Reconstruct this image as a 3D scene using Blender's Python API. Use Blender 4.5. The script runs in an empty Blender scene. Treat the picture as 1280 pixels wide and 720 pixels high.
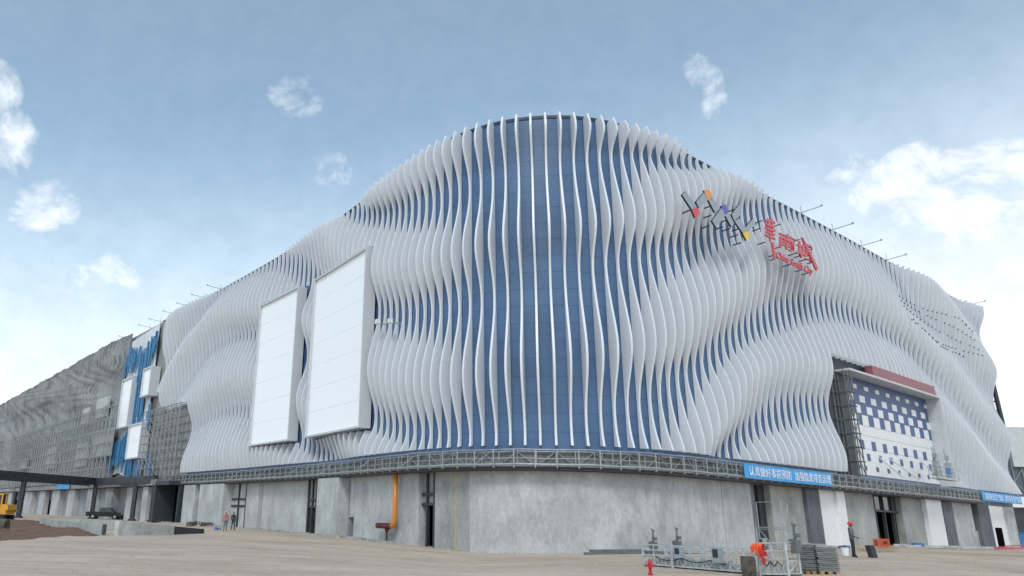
import bpy, bmesh, math, random
import numpy as np
from mathutils import Vector, Matrix
random.seed(7); rng=np.random.default_rng(7)
scene=bpy.context.scene
COL=scene.collection
SC=1.17
CF,CHZ,CROLL,CPX,CH=925.8,644.69,1.631,493.5,1.486*SC
HT=24.5*SC
_p=math.atan((CHZ-360)/CF);_r=math.radians(CROLL)
_fw=np.array([0,math.cos(_p),math.sin(_p)]);_up=np.array([0,-math.sin(_p),math.cos(_p)]);_rt=np.array([1.,0,0])
CR=math.cos(_r)*_rt+math.sin(_r)*_up;CU=-math.sin(_r)*_rt+math.cos(_r)*_up
# NB: horizon falls to the right in the picture
def ray(x,y):
    return (x-CPX)/CF*CR-(y-360)/CF*CU+_fw
def proj(P):
    v=np.asarray(P,float)-np.array([0,0,CH]);z=v@_fw
    return CPX+CF*(v@CR)/z,360-CF*(v@CU)/z
def atz(x,y,z):
    d=ray(x,y);t=(z-CH)/d[2];return np.array([0,0,CH])+d*t
def atd(x,y,dist):   # point at horizontal distance dist
    d=ray(x,y);t=dist/math.hypot(d[0],d[1]);return np.array([0,0,CH])+d*t
ctrl=[(-160,273.2),(-97,186.4),(-30.4,93.9),(-24.6,85.9),(-19.8,79.1),(-15.1,72.4),(-10.7,66),(-5.6,58.2),(-1.9,51.5),(1.9,44.4),(4.3,41.3),(6.8,39.8),(9.2,39.3),(11.7,39.4),(14.8,40.8),(19.9,44.5),(23.6,47.4),(27.4,50.1),(31.1,52.8),(37.6,57.7),(42.9,61.8),(48.9,66.4),(78,88.7)]
def _plan():
    c=np.array(ctrl)*SC
    # smooth: dense linear resample then gaussian
    seg=np.r_[0,np.cumsum(np.hypot(*np.diff(c,axis=0).T))]
    u=np.arange(0,seg[-1],.1);P=np.c_[np.interp(u,seg,c[:,0]),np.interp(u,seg,c[:,1])]
    k=np.exp(-.5*(np.arange(-60,61)/18.)**2);k/=k.sum()
    Q=np.c_[np.convolve(P[:,0],k,'same'),np.convolve(P[:,1],k,'same')][60:-60]
    d=np.diff(Q,axis=0);s=np.r_[0,np.cumsum(np.hypot(d[:,0],d[:,1]))]
    i0=np.argmin(np.hypot(Q[:,0]-9.2*SC,Q[:,1]-39.4*SC));s-=s[i0]
    T=np.gradient(Q,axis=0);T/=np.hypot(T[:,0],T[:,1])[:,None]
    N=np.c_[T[:,1],-T[:,0]]
    return s,Q,N,T
PS,PQ,PN,PT=_plan()
def pos(s,off=0.,z=0.):
    q=[np.interp(s,PS,PQ[:,i])+off*np.interp(s,PS,PN[:,i]) for i in (0,1)]
    return np.array([q[0],q[1],z])
def nrm(s): return np.array([np.interp(s,PS,PN[:,0]),np.interp(s,PS,PN[:,1]),0])
def tan(s): return np.array([np.interp(s,PS,PT[:,0]),np.interp(s,PS,PT[:,1]),0])
def hit(x,y,off=0.):
    d=ray(x,y);Q=PQ+PN*off
    cr=d[0]*Q[:,1]-d[1]*Q[:,0]
    i=np.where(np.sign(cr[:-1])!=np.sign(cr[1:]))[0]
    best=None
    for j in i:
        f=cr[j]/(cr[j]-cr[j+1]);q=Q[j]*(1-f)+Q[j+1]*f
        t=(q@d[:2])/(d[:2]@d[:2])
        if t>0 and (best is None or t<best[0]): best=(t,PS[j]*(1-f)+PS[j+1]*f)
    if best is None: return (float('nan'),float('nan'))
    return best[1],CH+best[0]*d[2]
# ---------------------------------------------------------------- ground height
_gs=[-400,-69,-45,-18,-11,-6,1,16,24.5,36,74,95]
_gz=[.1,.1,.1,-.03,-.15,-.30,-.06,.10,.36,.46,.28,.25]
_gb=[];_gv=[]
for a,b in zip(_gs,_gz):
    a=max(a,PS[0]);q=pos(a);_gb.append(math.atan2(q[0],q[1]));_gv.append(b)
_gb=np.array(_gb);_gv=np.array(_gv)
def G(x,y):
    r=math.hypot(x,y);w=min(1,max(0,(r-14)/26));w=w*w*(3-2*w)
    return float(np.interp(math.atan2(x,y),_gb,_gv))*w if y>0 else 0.
def gpt(x,y):
    """ground point seen at a picture position"""
    z=0.
    for _ in range(6):
        p=atz(x,y,z);z=G(p[0],p[1])
    return np.array([p[0],p[1],z])
# ---------------------------------------------------------------- materials
MATS={}
def _n(nt,t,**k):
    n=nt.nodes.new(t)
    for a,b in k.items(): setattr(n,a,b)
    return n
def mat(name,col,rough=.6,metal=0.,var=.12,scale=1.5,stretch=(1,1,1),bump=0.,bscale=20,emit=0.,spec=.5,fine=.06):
    m=bpy.data.materials.new(name);m.use_nodes=True;nt=m.node_tree;b=nt.nodes['Principled BSDF']
    geo=_n(nt,'ShaderNodeNewGeometry');mp=_n(nt,'ShaderNodeMapping');mp.inputs['Scale'].default_value=stretch
    nt.links.new(geo.outputs['Position'],mp.inputs['Vector'])
    n1=_n(nt,'ShaderNodeTexNoise');n1.inputs['Scale'].default_value=scale;n1.inputs['Detail'].default_value=6;n1.inputs['Roughness'].default_value=.65
    nt.links.new(mp.outputs[0],n1.inputs['Vector'])
    n2=_n(nt,'ShaderNodeTexNoise');n2.inputs['Scale'].default_value=scale*9;n2.inputs['Detail'].default_value=3
    nt.links.new(mp.outputs[0],n2.inputs['Vector'])
    r1=_n(nt,'ShaderNodeMapRange');r1.inputs[1].default_value=.3;r1.inputs[2].default_value=.7;r1.inputs[3].default_value=1-var;r1.inputs[4].default_value=1+var
    r2=_n(nt,'ShaderNodeMapRange');r2.inputs[1].default_value=.3;r2.inputs[2].default_value=.7;r2.inputs[3].default_value=1-fine;r2.inputs[4].default_value=1+fine
    nt.links.new(n1.outputs['Fac'],r1.inputs[0]);nt.links.new(n2.outputs['Fac'],r2.inputs[0])
    mu=_n(nt,'ShaderNodeMath',operation='MULTIPLY');nt.links.new(r1.outputs[0],mu.inputs[0]);nt.links.new(r2.outputs[0],mu.inputs[1])
    vm=_n(nt,'ShaderNodeVectorMath',operation='SCALE');vm.inputs[0].default_value=col[:3];nt.links.new(mu.outputs[0],vm.inputs['Scale'])
    nt.links.new(vm.outputs[0],b.inputs['Base Color'])
    b.inputs['Roughness'].default_value=rough;b.inputs['Metallic'].default_value=metal;b.inputs['Specular IOR Level'].default_value=spec
    if bump:
        n3=_n(nt,'ShaderNodeTexNoise');n3.inputs['Scale'].default_value=bscale;n3.inputs['Detail'].default_value=5
        nt.links.new(geo.outputs['Position'],n3.inputs['Vector'])
        bp=_n(nt,'ShaderNodeBump');bp.inputs['Strength'].default_value=bump;bp.inputs['Distance'].default_value=.05
        nt.links.new(n3.outputs['Fac'],bp.inputs['Height']);nt.links.new(bp.outputs[0],b.inputs['Normal'])
    if emit:
        b.inputs['Emission Color'].default_value=(*col[:3],1);b.inputs['Emission Strength'].default_value=emit
    MATS[name]=m;return m
def concrete(name,col,dark=.55):
    m=bpy.data.materials.new(name);m.use_nodes=True;nt=m.node_tree;b=nt.nodes['Principled BSDF'];L=nt.links.new
    geo=_n(nt,'ShaderNodeNewGeometry')
    def noise(sc,st,det=6,ro=.6):
        mp=_n(nt,'ShaderNodeMapping');mp.inputs['Scale'].default_value=st;L(geo.outputs['Position'],mp.inputs['Vector'])
        t=_n(nt,'ShaderNodeTexNoise');t.inputs['Scale'].default_value=sc;t.inputs['Detail'].default_value=det;t.inputs['Roughness'].default_value=ro
        L(mp.outputs[0],t.inputs['Vector']);return t.outputs['Fac']
    def rng_(f,a,b_,lo,hi):
        r=_n(nt,'ShaderNodeMapRange');r.inputs[1].default_value=a;r.inputs[2].default_value=b_;r.inputs[3].default_value=lo;r.inputs[4].default_value=hi;L(f,r.inputs[0]);return r.outputs[0]
    fs=[rng_(noise(.35,(1,1,.8)),.35,.65,.80,1.12),rng_(noise(1.6,(1,1,.22),8,.7),.35,.65,.90,1.08),rng_(noise(5,(1,1,.7),8,.75),.35,.65,.86,1.12),
        rng_(noise(.8,(1,1,.6),9,.72),.50,.70,1.04,dark+.2)]
    o=fs[0]
    for f in fs[1:]:
        mu=_n(nt,'ShaderNodeMath',operation='MULTIPLY');L(o,mu.inputs[0]);L(f,mu.inputs[1]);o=mu.outputs[0]
    vm=_n(nt,'ShaderNodeVectorMath',operation='SCALE');vm.inputs[0].default_value=col;L(o,vm.inputs['Scale']);L(vm.outputs[0],b.inputs['Base Color'])
    b.inputs['Roughness'].default_value=.85
    bp=_n(nt,'ShaderNodeBump');bp.inputs['Strength'].default_value=.25;bp.inputs['Distance'].default_value=.03
    L(noise(7,(1,1,.6)),bp.inputs['Height']);L(bp.outputs[0],b.inputs['Normal'])
    MATS[name]=m;return m
def bluepanel():
    m=bpy.data.materials.new('blue_cladding');m.use_nodes=True;nt=m.node_tree;b=nt.nodes['Principled BSDF'];L=nt.links.new
    uv=_n(nt,'ShaderNodeUVMap');uv.uv_map='UVMap'
    br=_n(nt,'ShaderNodeTexBrick');br.inputs['Scale'].default_value=1.;br.inputs['Brick Width'].default_value=5.6;br.inputs['Row Height'].default_value=1.16
    br.inputs['Mortar Size'].default_value=.022;br.inputs['Mortar Smooth'].default_value=.3;br.offset=0.0
    br.inputs['Color1'].default_value=(.062,.126,.245,1);br.inputs['Color2'].default_value=(.068,.135,.26,1);br.inputs['Mortar'].default_value=(.034,.07,.14,1)
    L(uv.outputs[0],br.inputs['Vector'])
    geo=_n(nt,'ShaderNodeNewGeometry');ns=_n(nt,'ShaderNodeTexNoise');ns.inputs['Scale'].default_value=.6;ns.inputs['Detail'].default_value=6;L(geo.outputs['Position'],ns.inputs['Vector'])
    r=_n(nt,'ShaderNodeMapRange');r.inputs[1].default_value=.3;r.inputs[2].default_value=.7;r.inputs[3].default_value=.84;r.inputs[4].default_value=1.14;L(ns.outputs['Fac'],r.inputs[0])
    vm=_n(nt,'ShaderNodeVectorMath',operation='SCALE');L(br.outputs['Color'],vm.inputs[0]);L(r.outputs[0],vm.inputs['Scale']);L(vm.outputs[0],b.inputs['Base Color'])
    b.inputs['Roughness'].default_value=.42;MATS['blue']=m
bluepanel()
concrete('concrete',(.475,.48,.485)); concrete('concrete_shade',(.30,.315,.345)); concrete('concrete_pale',(.50,.50,.49)); concrete('concrete_old',(.37,.375,.36)); concrete('concrete_dim',(.17,.172,.165)); concrete('concrete_dark',(.135,.145,.165))  # concrete_shade: darkened copy, shade on wall returns put into the colour
M=MATS
mat('fin_white',(.735,.75,.785),.42,var=.05,scale=1.6,stretch=(1,1,.12),fine=.02)
def seams(m,every):
    nt=m.node_tree;b=nt.nodes['Principled BSDF'];src=b.inputs['Base Color'].links[0].from_socket
    g=_n(nt,'ShaderNodeNewGeometry');sp=_n(nt,'ShaderNodeSeparateXYZ');nt.links.new(g.outputs['Position'],sp.inputs[0])
    a=_n(nt,'ShaderNodeMath',operation='DIVIDE');a.inputs[1].default_value=every;nt.links.new(sp.outputs['Z'],a.inputs[0])
    f=_n(nt,'ShaderNodeMath',operation='FRACT');nt.links.new(a.outputs[0],f.inputs[0])
    l=_n(nt,'ShaderNodeMath',operation='LESS_THAN');l.inputs[1].default_value=.006;nt.links.new(f.outputs[0],l.inputs[0])
    mx=_n(nt,'ShaderNodeMix',data_type='RGBA');nt.links.new(l.outputs[0],mx.inputs['Factor']);nt.links.new(src,mx.inputs['A']);mx.inputs['B'].default_value=(.64,.645,.67,1);nt.links.new(mx.outputs['Result'],b.inputs['Base Color'])
seams(M['fin_white'],3.9)
mat('white_panel',(.80,.80,.81),.5,var=.04,scale=.7)
mat('screen_panel',(.84,.87,.89),.35,var=.012,scale=.15,emit=.08,fine=.0)  # slight glow added so the blank panels outshine the fins
mat('screen_frame',(.58,.59,.62),.4,var=.04)
mat('steel_grey',(.36,.38,.39),.5,.25,var=.2,scale=3)
mat('galv',(.50,.52,.53),.45,.35,var=.2,scale=4)
mat('steel_dark',(.045,.052,.062),.55,.2,var=.3,scale=2)
mat('black_void',(.006,.006,.007),1.,var=.2,spec=0.)  # near-black colour stands for the unlit depth of openings
mat('net',(.27,.275,.285),.95,var=.18,scale=.35,stretch=(1,1,.6),fine=.2)
mat('net_wall',(.29,.29,.285),.95,var=.2,scale=.4,fine=.15)
mat('stone_crumb',(.40,.325,.265),.9,var=.3,scale=5);mat('blue_film',(.028,.175,.36),.5,var=.25,scale=.8)
mat('banner_blue',(.055,.38,.80),.6,var=.05)
mat('letter_white',(.85,.85,.85),.6,var=.03)
mat('letter_red',(.60,.10,.125),.45,var=.06)
mat('sign_grey',(.33,.37,.40),.4,.2,var=.06)
mat('sign_red',(.68,.07,.09),.45);mat('sign_orange',(.85,.32,.06),.45);mat('sign_blue',(.10,.10,.50),.45);mat('sign_yellow',(.85,.55,.03),.45)
mat('jamb_grey',(.58,.59,.61),.5,var=.06);mat('red_fascia',(.31,.11,.13),.5,var=.08)
mat('facade_blue',(.065,.115,.26),.5,var=.1,scale=1)
mat('pipe_orange',(.62,.22,.025),.4,var=.06)
mat('rust_red',(.10,.018,.018),.6,var=.2)
mat('hydrant_red',(.50,.02,.03),.35,var=.1,scale=6)
mat('earth',(.16,.082,.05),.95,var=.45,scale=1.2,bump=.9,bscale=4,fine=.35)
mat('excavator_yellow',(.70,.33,.03),.45,var=.1)
mat('car_paint',(.006,.007,.009),.35,var=.05)
mat('glass_dark',(.03,.04,.05),.1,var=.1)
mat('rubber',(.02,.02,.02),.9)
mat('barrel_blue',(.07,.25,.50),.5)
mat('board_grey',(.20,.205,.20),.9,var=.35,scale=3,stretch=(1,1,8),fine=.2)
mat('block_dark',(.10,.09,.075),.95,var=.6,scale=3,bump=.6)
mat('vest_orange',(.85,.12,.03),.7,var=.12,scale=8)
mat('vest_red',(.62,.03,.03),.7,var=.1,scale=8)
mat('skin',(.32,.18,.12),.6);mat('helmet_red',(.65,.02,.04),.3);mat('helmet_pink',(.62,.30,.30),.4);mat('cloth_pink',(.42,.15,.17),.9,var=.2,scale=6);mat('cloth_grey',(.13,.145,.16),.9,var=.2,scale=6)
mat('cloth_dark',(.03,.033,.04),.9,var=.2);mat('cloth_green',(.03,.038,.03),.9,var=.2);mat('hair',(.012,.01,.01),.7);mat('shoe',(.02,.018,.015),.7)
mat('bucket_white',(.78,.78,.78),.4);mat('box_red',(.50,.07,.03),.5);mat('sheet_blue',(.05,.17,.42),.6);mat('timber',(.36,.22,.10),.8,var=.25,scale=4)
mat('pipe_red',(.50,.04,.06),.4);mat('yellow_tape',(.55,.42,.12),.6)
mat('roof_grey',(.20,.21,.22),.8);mat('edge_dark',(.022,.035,.06),.5)
mat('tower_dark',(.10,.115,.14),.4,var=.15);mat('tower_pale',(.55,.56,.57),.7)
# ground material
def groundmat():
    m=bpy.data.materials.new('site_ground');m.use_nodes=True;nt=m.node_tree;b=nt.nodes['Principled BSDF'];L=nt.links.new
    geo=_n(nt,'ShaderNodeNewGeometry')
    def noise(sc,st,rot=0,det=8,ro=.62):
        mp=_n(nt,'ShaderNodeMapping');mp.inputs['Scale'].default_value=st;mp.inputs['Rotation'].default_value=(0,0,rot);L(geo.outputs['Position'],mp.inputs['Vector'])
        t=_n(nt,'ShaderNodeTexNoise');t.inputs['Scale'].default_value=sc;t.inputs['Detail'].default_value=det;t.inputs['Roughness'].default_value=ro
        L(mp.outputs[0],t.inputs['Vector']);return t.outputs['Fac']
    cr=_n(nt,'ShaderNodeValToRGB');L(noise(.09,(1,1.6,1),.5),cr.inputs[0])
    e=cr.color_ramp.elements;e[0].position=.30;e[0].color=(.41,.308,.235,1);e[1].position=.70;e[1].color=(.60,.472,.378,1)
    el=cr.color_ramp.elements.new(.5);el.color=(.51,.395,.308,1)
    def rr(f,a,b_,lo,hi):
        r=_n(nt,'ShaderNodeMapRange');r.inputs[1].default_value=a;r.inputs[2].default_value=b_;r.inputs[3].default_value=lo;r.inputs[4].default_value=hi;L(f,r.inputs[0]);return r.outputs[0]
    o=rr(noise(.5,(.35,1.6,1),-.25),.35,.65,.86,1.1)
    for f in (rr(noise(2.5,(1,1,1)),.35,.65,.9,1.08),rr(noise(14,(1,1,1),0,4,.7),.3,.7,.9,1.1),rr(noise(.22,(1,1,1),0,5),.55,.68,1.,.82),rr(noise(1.1,(.06,1.5,1),.35,3,.5),.62,.74,1.,.88),rr(noise(1.0,(.05,1.3,1),-.5,3,.5),.62,.74,1.,1.05)):
        mu=_n(nt,'ShaderNodeMath',operation='MULTIPLY');L(o,mu.inputs[0]);L(f,mu.inputs[1]);o=mu.outputs[0]
    vm=_n(nt,'ShaderNodeVectorMath',operation='SCALE');L(cr.outputs[0],vm.inputs[0]);L(o,vm.inputs['Scale']);L(vm.outputs[0],b.inputs['Base Color'])
    b.inputs['Roughness'].default_value=.9
    bp=_n(nt,'ShaderNodeBump');bp.inputs['Strength'].default_value=.35;bp.inputs['Distance'].default_value=.04;L(noise(5,(1,1,1)),bp.inputs['Height']);L(bp.outputs[0],b.inputs['Normal'])
    MATS['ground']=m
groundmat()
# ---------------------------------------------------------------- mesh builder
class MB:
    def __init__(s): s.v=[];s.f=[];s.m=[];s.g=[]
    def add(s,vs,fs,mi=0):
        o=len(s.v);s.g.append((o,len(s.f)));s.v+=[tuple(map(float,q)) for q in vs];s.f+=[tuple(o+i for i in f) for f in fs];s.m+=[mi]*len(fs);return o
    def hexa(s,a,mi=0):   # 8 pts: bottom 4, top 4 (ccw)
        return s.add(a,[(3,2,1,0),(4,5,6,7),(0,1,5,4),(1,2,6,5),(2,3,7,6),(3,0,4,7)],mi)
    def box(s,c,h,ax=None,mi=0):
        c=np.array(c,float);X,Y,Z=(np.eye(3) if ax is None else np.array(ax,float))
        return s.hexa([c+sx*h[0]*X+sy*h[1]*Y+sz*h[2]*Z for sz in(-1,1) for sx,sy in((-1,-1),(1,-1),(1,1),(-1,1))],mi)
    def bar(s,p,q,w,h=None,mi=0,up=(0,0,1)):
        p=np.array(p,float);q=np.array(q,float);d=q-p;L=np.linalg.norm(d);d/=L
        u=np.array(up,float)
        if abs(d@u)>.97:u=np.array([1.,0,0])
        x=np.cross(d,u);x/=np.linalg.norm(x);y=np.cross(x,d)
        return s.box((p+q)/2,(w/2,L/2,(h or w)/2),(x,d,y),mi)
    def tube(s,pts,r,n=8,mi=0,cap=True):
        pts=[np.array(p,float) for p in pts];rs=r if hasattr(r,'__len__') else [r]*len(pts)
        rings=[];prev=None
        for i,p in enumerate(pts):
            d=(pts[min(i+1,len(pts)-1)]-pts[max(i-1,0)]);d/=np.linalg.norm(d)+1e-9
            if prev is None:
                a=np.array([0,0,1.]) if abs(d[2])<.9 else np.array([1.,0,0]);x=np.cross(d,a)
            else: x=prev-d*(prev@d)
            x/=np.linalg.norm(x);prev=x;y=np.cross(d,x)
            rings.append([p+rs[i]*(math.cos(t)*x+math.sin(t)*y) for t in np.arange(n)*2*math.pi/n])
        fs=[]
        for i in range(len(pts)-1):
            for j in range(n): fs.append((i*n+j,i*n+(j+1)%n,(i+1)*n+(j+1)%n,(i+1)*n+j))
        if cap: fs.append(tuple(range(n-1,-1,-1)));fs.append(tuple((len(pts)-1)*n+j for j in range(n)))
        return s.add([v for r_ in rings for v in r_],fs,mi)
    def lathe(s,c,prof,n=14,mi=0,ax=None):
        X,Y,Z=(np.eye(3) if ax is None else np.array(ax,float));c=np.array(c,float)
        vs=[c+r*math.cos(t)*X+r*math.sin(t)*Y+z*Z for r,z in prof for t in np.arange(n)*2*math.pi/n]
        fs=[(i*n+j,i*n+(j+1)%n,(i+1)*n+(j+1)%n,(i+1)*n+j) for i in range(len(prof)-1) for j in range(n)]
        fs.append(tuple(range(n-1,-1,-1)));fs.append(tuple((len(prof)-1)*n+j for j in range(n)))
        return s.add(vs,fs,mi)
    def fbox(s,s0,s1,o0,o1,z0,z1,step=1.2,mi=0):
        """box that follows the curved facade"""
        n=max(1,int(abs(s1-s0)/step));ss=np.linspace(s0,s1,n+1);vs=[];fs=[]
        for a in ss: vs+=[pos(a,o0,z0),pos(a,o1,z0),pos(a,o1,z1),pos(a,o0,z1)]
        for i in range(n):
            for j in range(4): fs.append((4*i+j,4*i+(j+1)%4,4*i+4+(j+1)%4,4*i+4+j)[::-1])
        fs.append((0,1,2,3)[::-1] if False else (3,2,1,0));fs.append((4*n,4*n+1,4*n+2,4*n+3))
        return s.add(vs,fs,mi)
    def fbar(s,a,b,w,mi=0,n=None):   # bar between two facade points (s,off,z)
        a=np.array(a,float);b=np.array(b,float);n=n or max(1,int(abs(b[0]-a[0])/2.5))
        for i in range(n):
            p=a+(b-a)*i/n;q=a+(b-a)*(i+1)/n
            s.bar(pos(*p),pos(*q),w,None,mi)
    def fpoly(s,poly,o0,o1,mi=0,side=None):
        """polygon in facade (s,z) extruded from offset o0 to o1"""
        n=len(poly);vs=[pos(a,o1,z) for a,z in poly]+[pos(a,o0,z) for a,z in poly]
        ar=sum(poly[i][0]*poly[(i+1)%n][1]-poly[(i+1)%n][0]*poly[i][1] for i in range(n))
        f=tuple(range(n));g=tuple(range(2*n-1,n-1,-1));sd=[(i,i+n,(i+1)%n+n,(i+1)%n) for i in range(n)]
        if ar<0: f=f[::-1];g=g[::-1];sd=[q[::-1] for q in sd]
        o=s.add(vs,[f,g],mi)
        s.f+=[tuple(o+i for i in q) for q in sd];s.m+=[mi if side is None else side]*n
    def build(s,name,mats,parent=None,smooth=False,fix=True):
        me=bpy.data.meshes.new(name)
        off=np.array(parent_world(parent)) if parent else np.zeros(3)
        me.from_pydata([tuple(np.array(v)-off) for v in s.v],[],s.f)
        for m in (mats if isinstance(mats,(list,tuple)) else [mats]): me.materials.append(MATS[m] if isinstance(m,str) else m)
        me.polygons.foreach_set('material_index',s.m)
        if smooth: me.polygons.foreach_set('use_smooth',[True]*len(me.polygons))
        me.update()
        if fix:
            bm=bmesh.new();bm.from_mesh(me);bmesh.ops.recalc_face_normals(bm,faces=bm.faces);bm.to_mesh(me);bm.free()
        o=bpy.data.objects.new(name,me);COL.objects.link(o)
        if parent: o.parent=parent
        return o
def split(b,name,m,parent=None,limit=99,smooth=False):
    """every piece that was added to the builder becomes a mesh object of its own"""
    out=[];gs=b.g+[(len(b.v),len(b.f))]
    for (v0,f0),(v1,f1) in zip(gs[:-1],gs[1:]):
        q=MB();q.v=b.v[v0:v1];q.f=[tuple(i-v0 for i in f) for f in b.f[f0:f1]];q.m=b.m[f0:f1];out.append(q.build(name,m,parent,smooth))
    return out
def parent_world(o):
    p=Vector((0,0,0))
    while o is not None: p+=o.location;o=o.parent
    return p
def tag(o,label,cat,group=None,kind=None):
    if label:o['label']=label
    if cat:o['category']=cat
    if group:o['group']=group
    if kind:o['kind']=kind
    return o
def thing(name,loc,label,cat,group=None):
    o=bpy.data.objects.new(name,None);COL.objects.link(o);o.location=tuple(map(float,loc));o.empty_display_size=.3
    return tag(o,label,cat,group)
def struct(o): o['kind']='structure';return o
# ---------------------------------------------------------------- fin relief
CURVES={0:[(475,236),(515,208),(550,192),(585,177),(620,163),(650,158),(690,155),(757,160),(800,166),(835,180)],
1:[(440,262),(462,268),(492,266),(512,262),(550,253),(590,238),(616,222),(690,210),(758,200),(786,192),(820,190),(860,203)],
2:[(390,287),(404,289),(417,302),(430,312),(445,320),(467,335),(500,328),(532,323),(565,317),(595,306),(630,296),(690,283),(751,274),(786,269),(801,269),(826,259),(847,252),(876,234),(905,226)],
3:[(350,328),(385,345),(430,372),(475,391),(553,388),(590,380),(640,370),(690,352),(745,336),(789,328),(812,322),(849,311),(876,302),(901,293),(920,280),(947,264),(965,258)],
4:[(263,395),(240,425),(215,460),(195,500),(290,385),(310,382),(345,388),(380,398),(430,432),(469,466),(495,469),(548,473),(575,469),(610,463),(690,448),(757,436),(776,431),(794,424),(824,420),(848,405),(869,390),(889,377),(907,365),(934,342),(975,326),(1022,330),(1054,343),(1108,376),(1130,399),(1163,433),(1191,464),(1220,505),(1255,543)],
5:[(234,486),(250,458),(269,436),(292,425),(315,419),(345,425),(380,442),(430,490),(475,530),(530,541),(578,546),(640,545),(690,535),(769,514),(806,506),(837,488),(864,466),(889,451),(916,424),(957,401),(993,386),(1027,383),(1067,395),(1094,410),(1134,436),(1163,469),(1183,492),(1201,514),(1217,535),(1238,563),(1255,582)],
6:[(232,508),(250,490),(270,477),(300,466),(340,478),(380,503),(430,545),(470,572),(870,570),(889,546),(899,530),(910,509),(928,475),(945,462),(976,453),(1010,453),(1038,457),(1090,462),(1120,474),(1150,490),(1172,508),(1213,550),(1245,592)],
7:[(235,541),(245,534),(269,521),(295,513),(310,515),(345,528),(380,552),(905,562),(915,553),(943,534),(969,523),(996,513),(1024,510),(1060,515)],
8:[(222,590),(270,570),(310,562),(345,572),(950,590),(1000,572),(1050,575)]}
EXTRA=[(2,[(212,405),(200,440),(1170,366),(1200,402),(1237,457)]),(3,[(250,400),(225,428),(207,462),(1110,332),(1140,383),(1170,414),(1202,450),(1235,493)]),
(1,[(1197,380),(1226,422)]),(0,[(1228,392)])]
_pt=[]
for k,L in list(CURVES.items())+EXTRA:
    for x,y in L:
        a=hit(x,y,.9 if k%2==0 else .3)
        if a[0]==a[0]: _pt.append((a[0],a[1],k))
_pt=np.array(_pt)
SX,SZ=.16,.42
def _U(r2): return np.where(r2>1e-9,.5*r2*np.log(np.maximum(r2,1e-9)),0.)
_X=np.c_[_pt[:,0]*SX,_pt[:,1]*SZ];_N=len(_X)
_D=((_X[:,None]-_X[None])**2).sum(-1)
_A=np.zeros((_N+3,_N+3));_A[:_N,:_N]=_U(_D)+np.eye(_N)*.25;_A[:_N,_N]=1;_A[:_N,_N+1:]=_X;_A[_N,:_N]=1;_A[_N+1:,:_N]=_X.T
_W=np.linalg.solve(_A,np.r_[_pt[:,2],0,0,0])
def phase(s,z):
    s=np.atleast_1d(s).astype(float);z=np.atleast_1d(z).astype(float)
    q=np.c_[s*SX,z*SZ];d=((q[:,None]-_X[None])**2).sum(-1)
    return _U(d)@_W[:_N]+_W[_N]+q@_W[_N+1:]
def relief(s,z):
    ph=phase(s,z);c=np.cos(np.pi*ph)
    amp=.42;lf=np.clip((-np.asarray(s,float)-22)/25,0,1);far=np.clip((np.asarray(s,float)-40)/25,0,1)
    return .20+.08*far+.13*lf+(amp+.05*far+.06*lf)*(1+c)
# ================================================================ MAIN BUILDING
ZT,ZB,ZTR,ZCW=28.75,5.85,4.85,4.60
SL,SR=PS[0]+1,76.5
S=lambda x,y,o=0.: hit(x,y,o)[0]
Z=lambda x,y,o=0.: hit(x,y,o)[1]
mall=thing('mall_building',pos(0,-12,0),'huge corner building clad in wavy white fins over blue panels, concrete ground floor','building')
def wallgrid(name,s0,s1,o,z0,z1,mat_,parent,ds=1.,nz=1,thick=.25):
    n=max(2,int((s1-s0)/ds));b=MB();ss=np.linspace(s0,s1,n+1)
    zs=np.linspace(z0,z1,nz+1)
    vs=[pos(a,o,z) for z in zs for a in ss];fs=[(j*(n+1)+i,j*(n+1)+i+1,(j+1)*(n+1)+i+1,(j+1)*(n+1)+i) for j in range(nz) for i in range(n)]
    b.add(vs,fs);k=len(vs)
    ob=b.build(name,mat_,parent,fix=False)
    uv=ob.data.uv_layers.new(name='UVMap')
    for lp in ob.data.loops:
        vi=lp.vertex_index;uv.data[lp.index].uv=(ss[vi%(n+1)]+300,zs[vi//(n+1)])
    return ob
# openings in the fin curtain: (s0,s1,z0,z1)
sbox0,sbox1,zbox=S(1047,500,.6),S(1163,540,0)+.75,15.95
S2=[hit(*p,1.25) for p in ((394.4,344.4),(459.8,311),(446.4,535.5),(378.9,546.7))]
S1=[hit(*p,1.25) for p in ((326.4,381.3),(374.4,356.4),(358,551),(309,557.8))]
def rect(q): return (q[0][0]+q[3][0])/2,(q[1][0]+q[2][0])/2,(q[2][1]+q[3][1])/2,(q[0][1]+q[1][1])/2
R2=rect(S2);R1=rect(S1)
sbay=S(232,530,1.2);zbay=Z(232,502,1.2);sfin0=S(199,450,1.2)
print('screens',R2,R1,'bay',sbay,zbay,'fin0',sfin0,'box',sbox0,sbox1)
cuts=[(R2[0]-.2,R2[1]+.3,R2[2]-.15,R2[3]+.25),(R1[0]-.2,R1[1]+.3,R1[2]-.15,R1[3]+.25),(sbox0,sbox1,0,zbox),(-300,sbay,0,zbay)]
wallgrid('blue_wall',sfin0-4,SR,0,ZB-.1,ZT,M['blue'],mall,ds=.8)
b=MB();b.fbox(sfin0-4,SR,-.35,.06,ZT,ZT+.22,1.);b.build('roof_edge','edge_dark',mall)
# roof deck
b=MB();ss=np.linspace(SL,SR,120);b.add([pos(a,-.35,ZT-.3) for a in ss]+[pos(a,-26,ZT-.3) if True else 0 for a in ss],[(i,i+1,121+i,120+i) for i in range(119)]);b.build('roof','roof_grey',mall)
# back shell of the building (end walls) so that it is a closed volume from the side
b=MB();b.fbox(SR,SR+.4,-26,0,0,ZT-.3);b.build('end_wall','tower_dark',mall)
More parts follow.
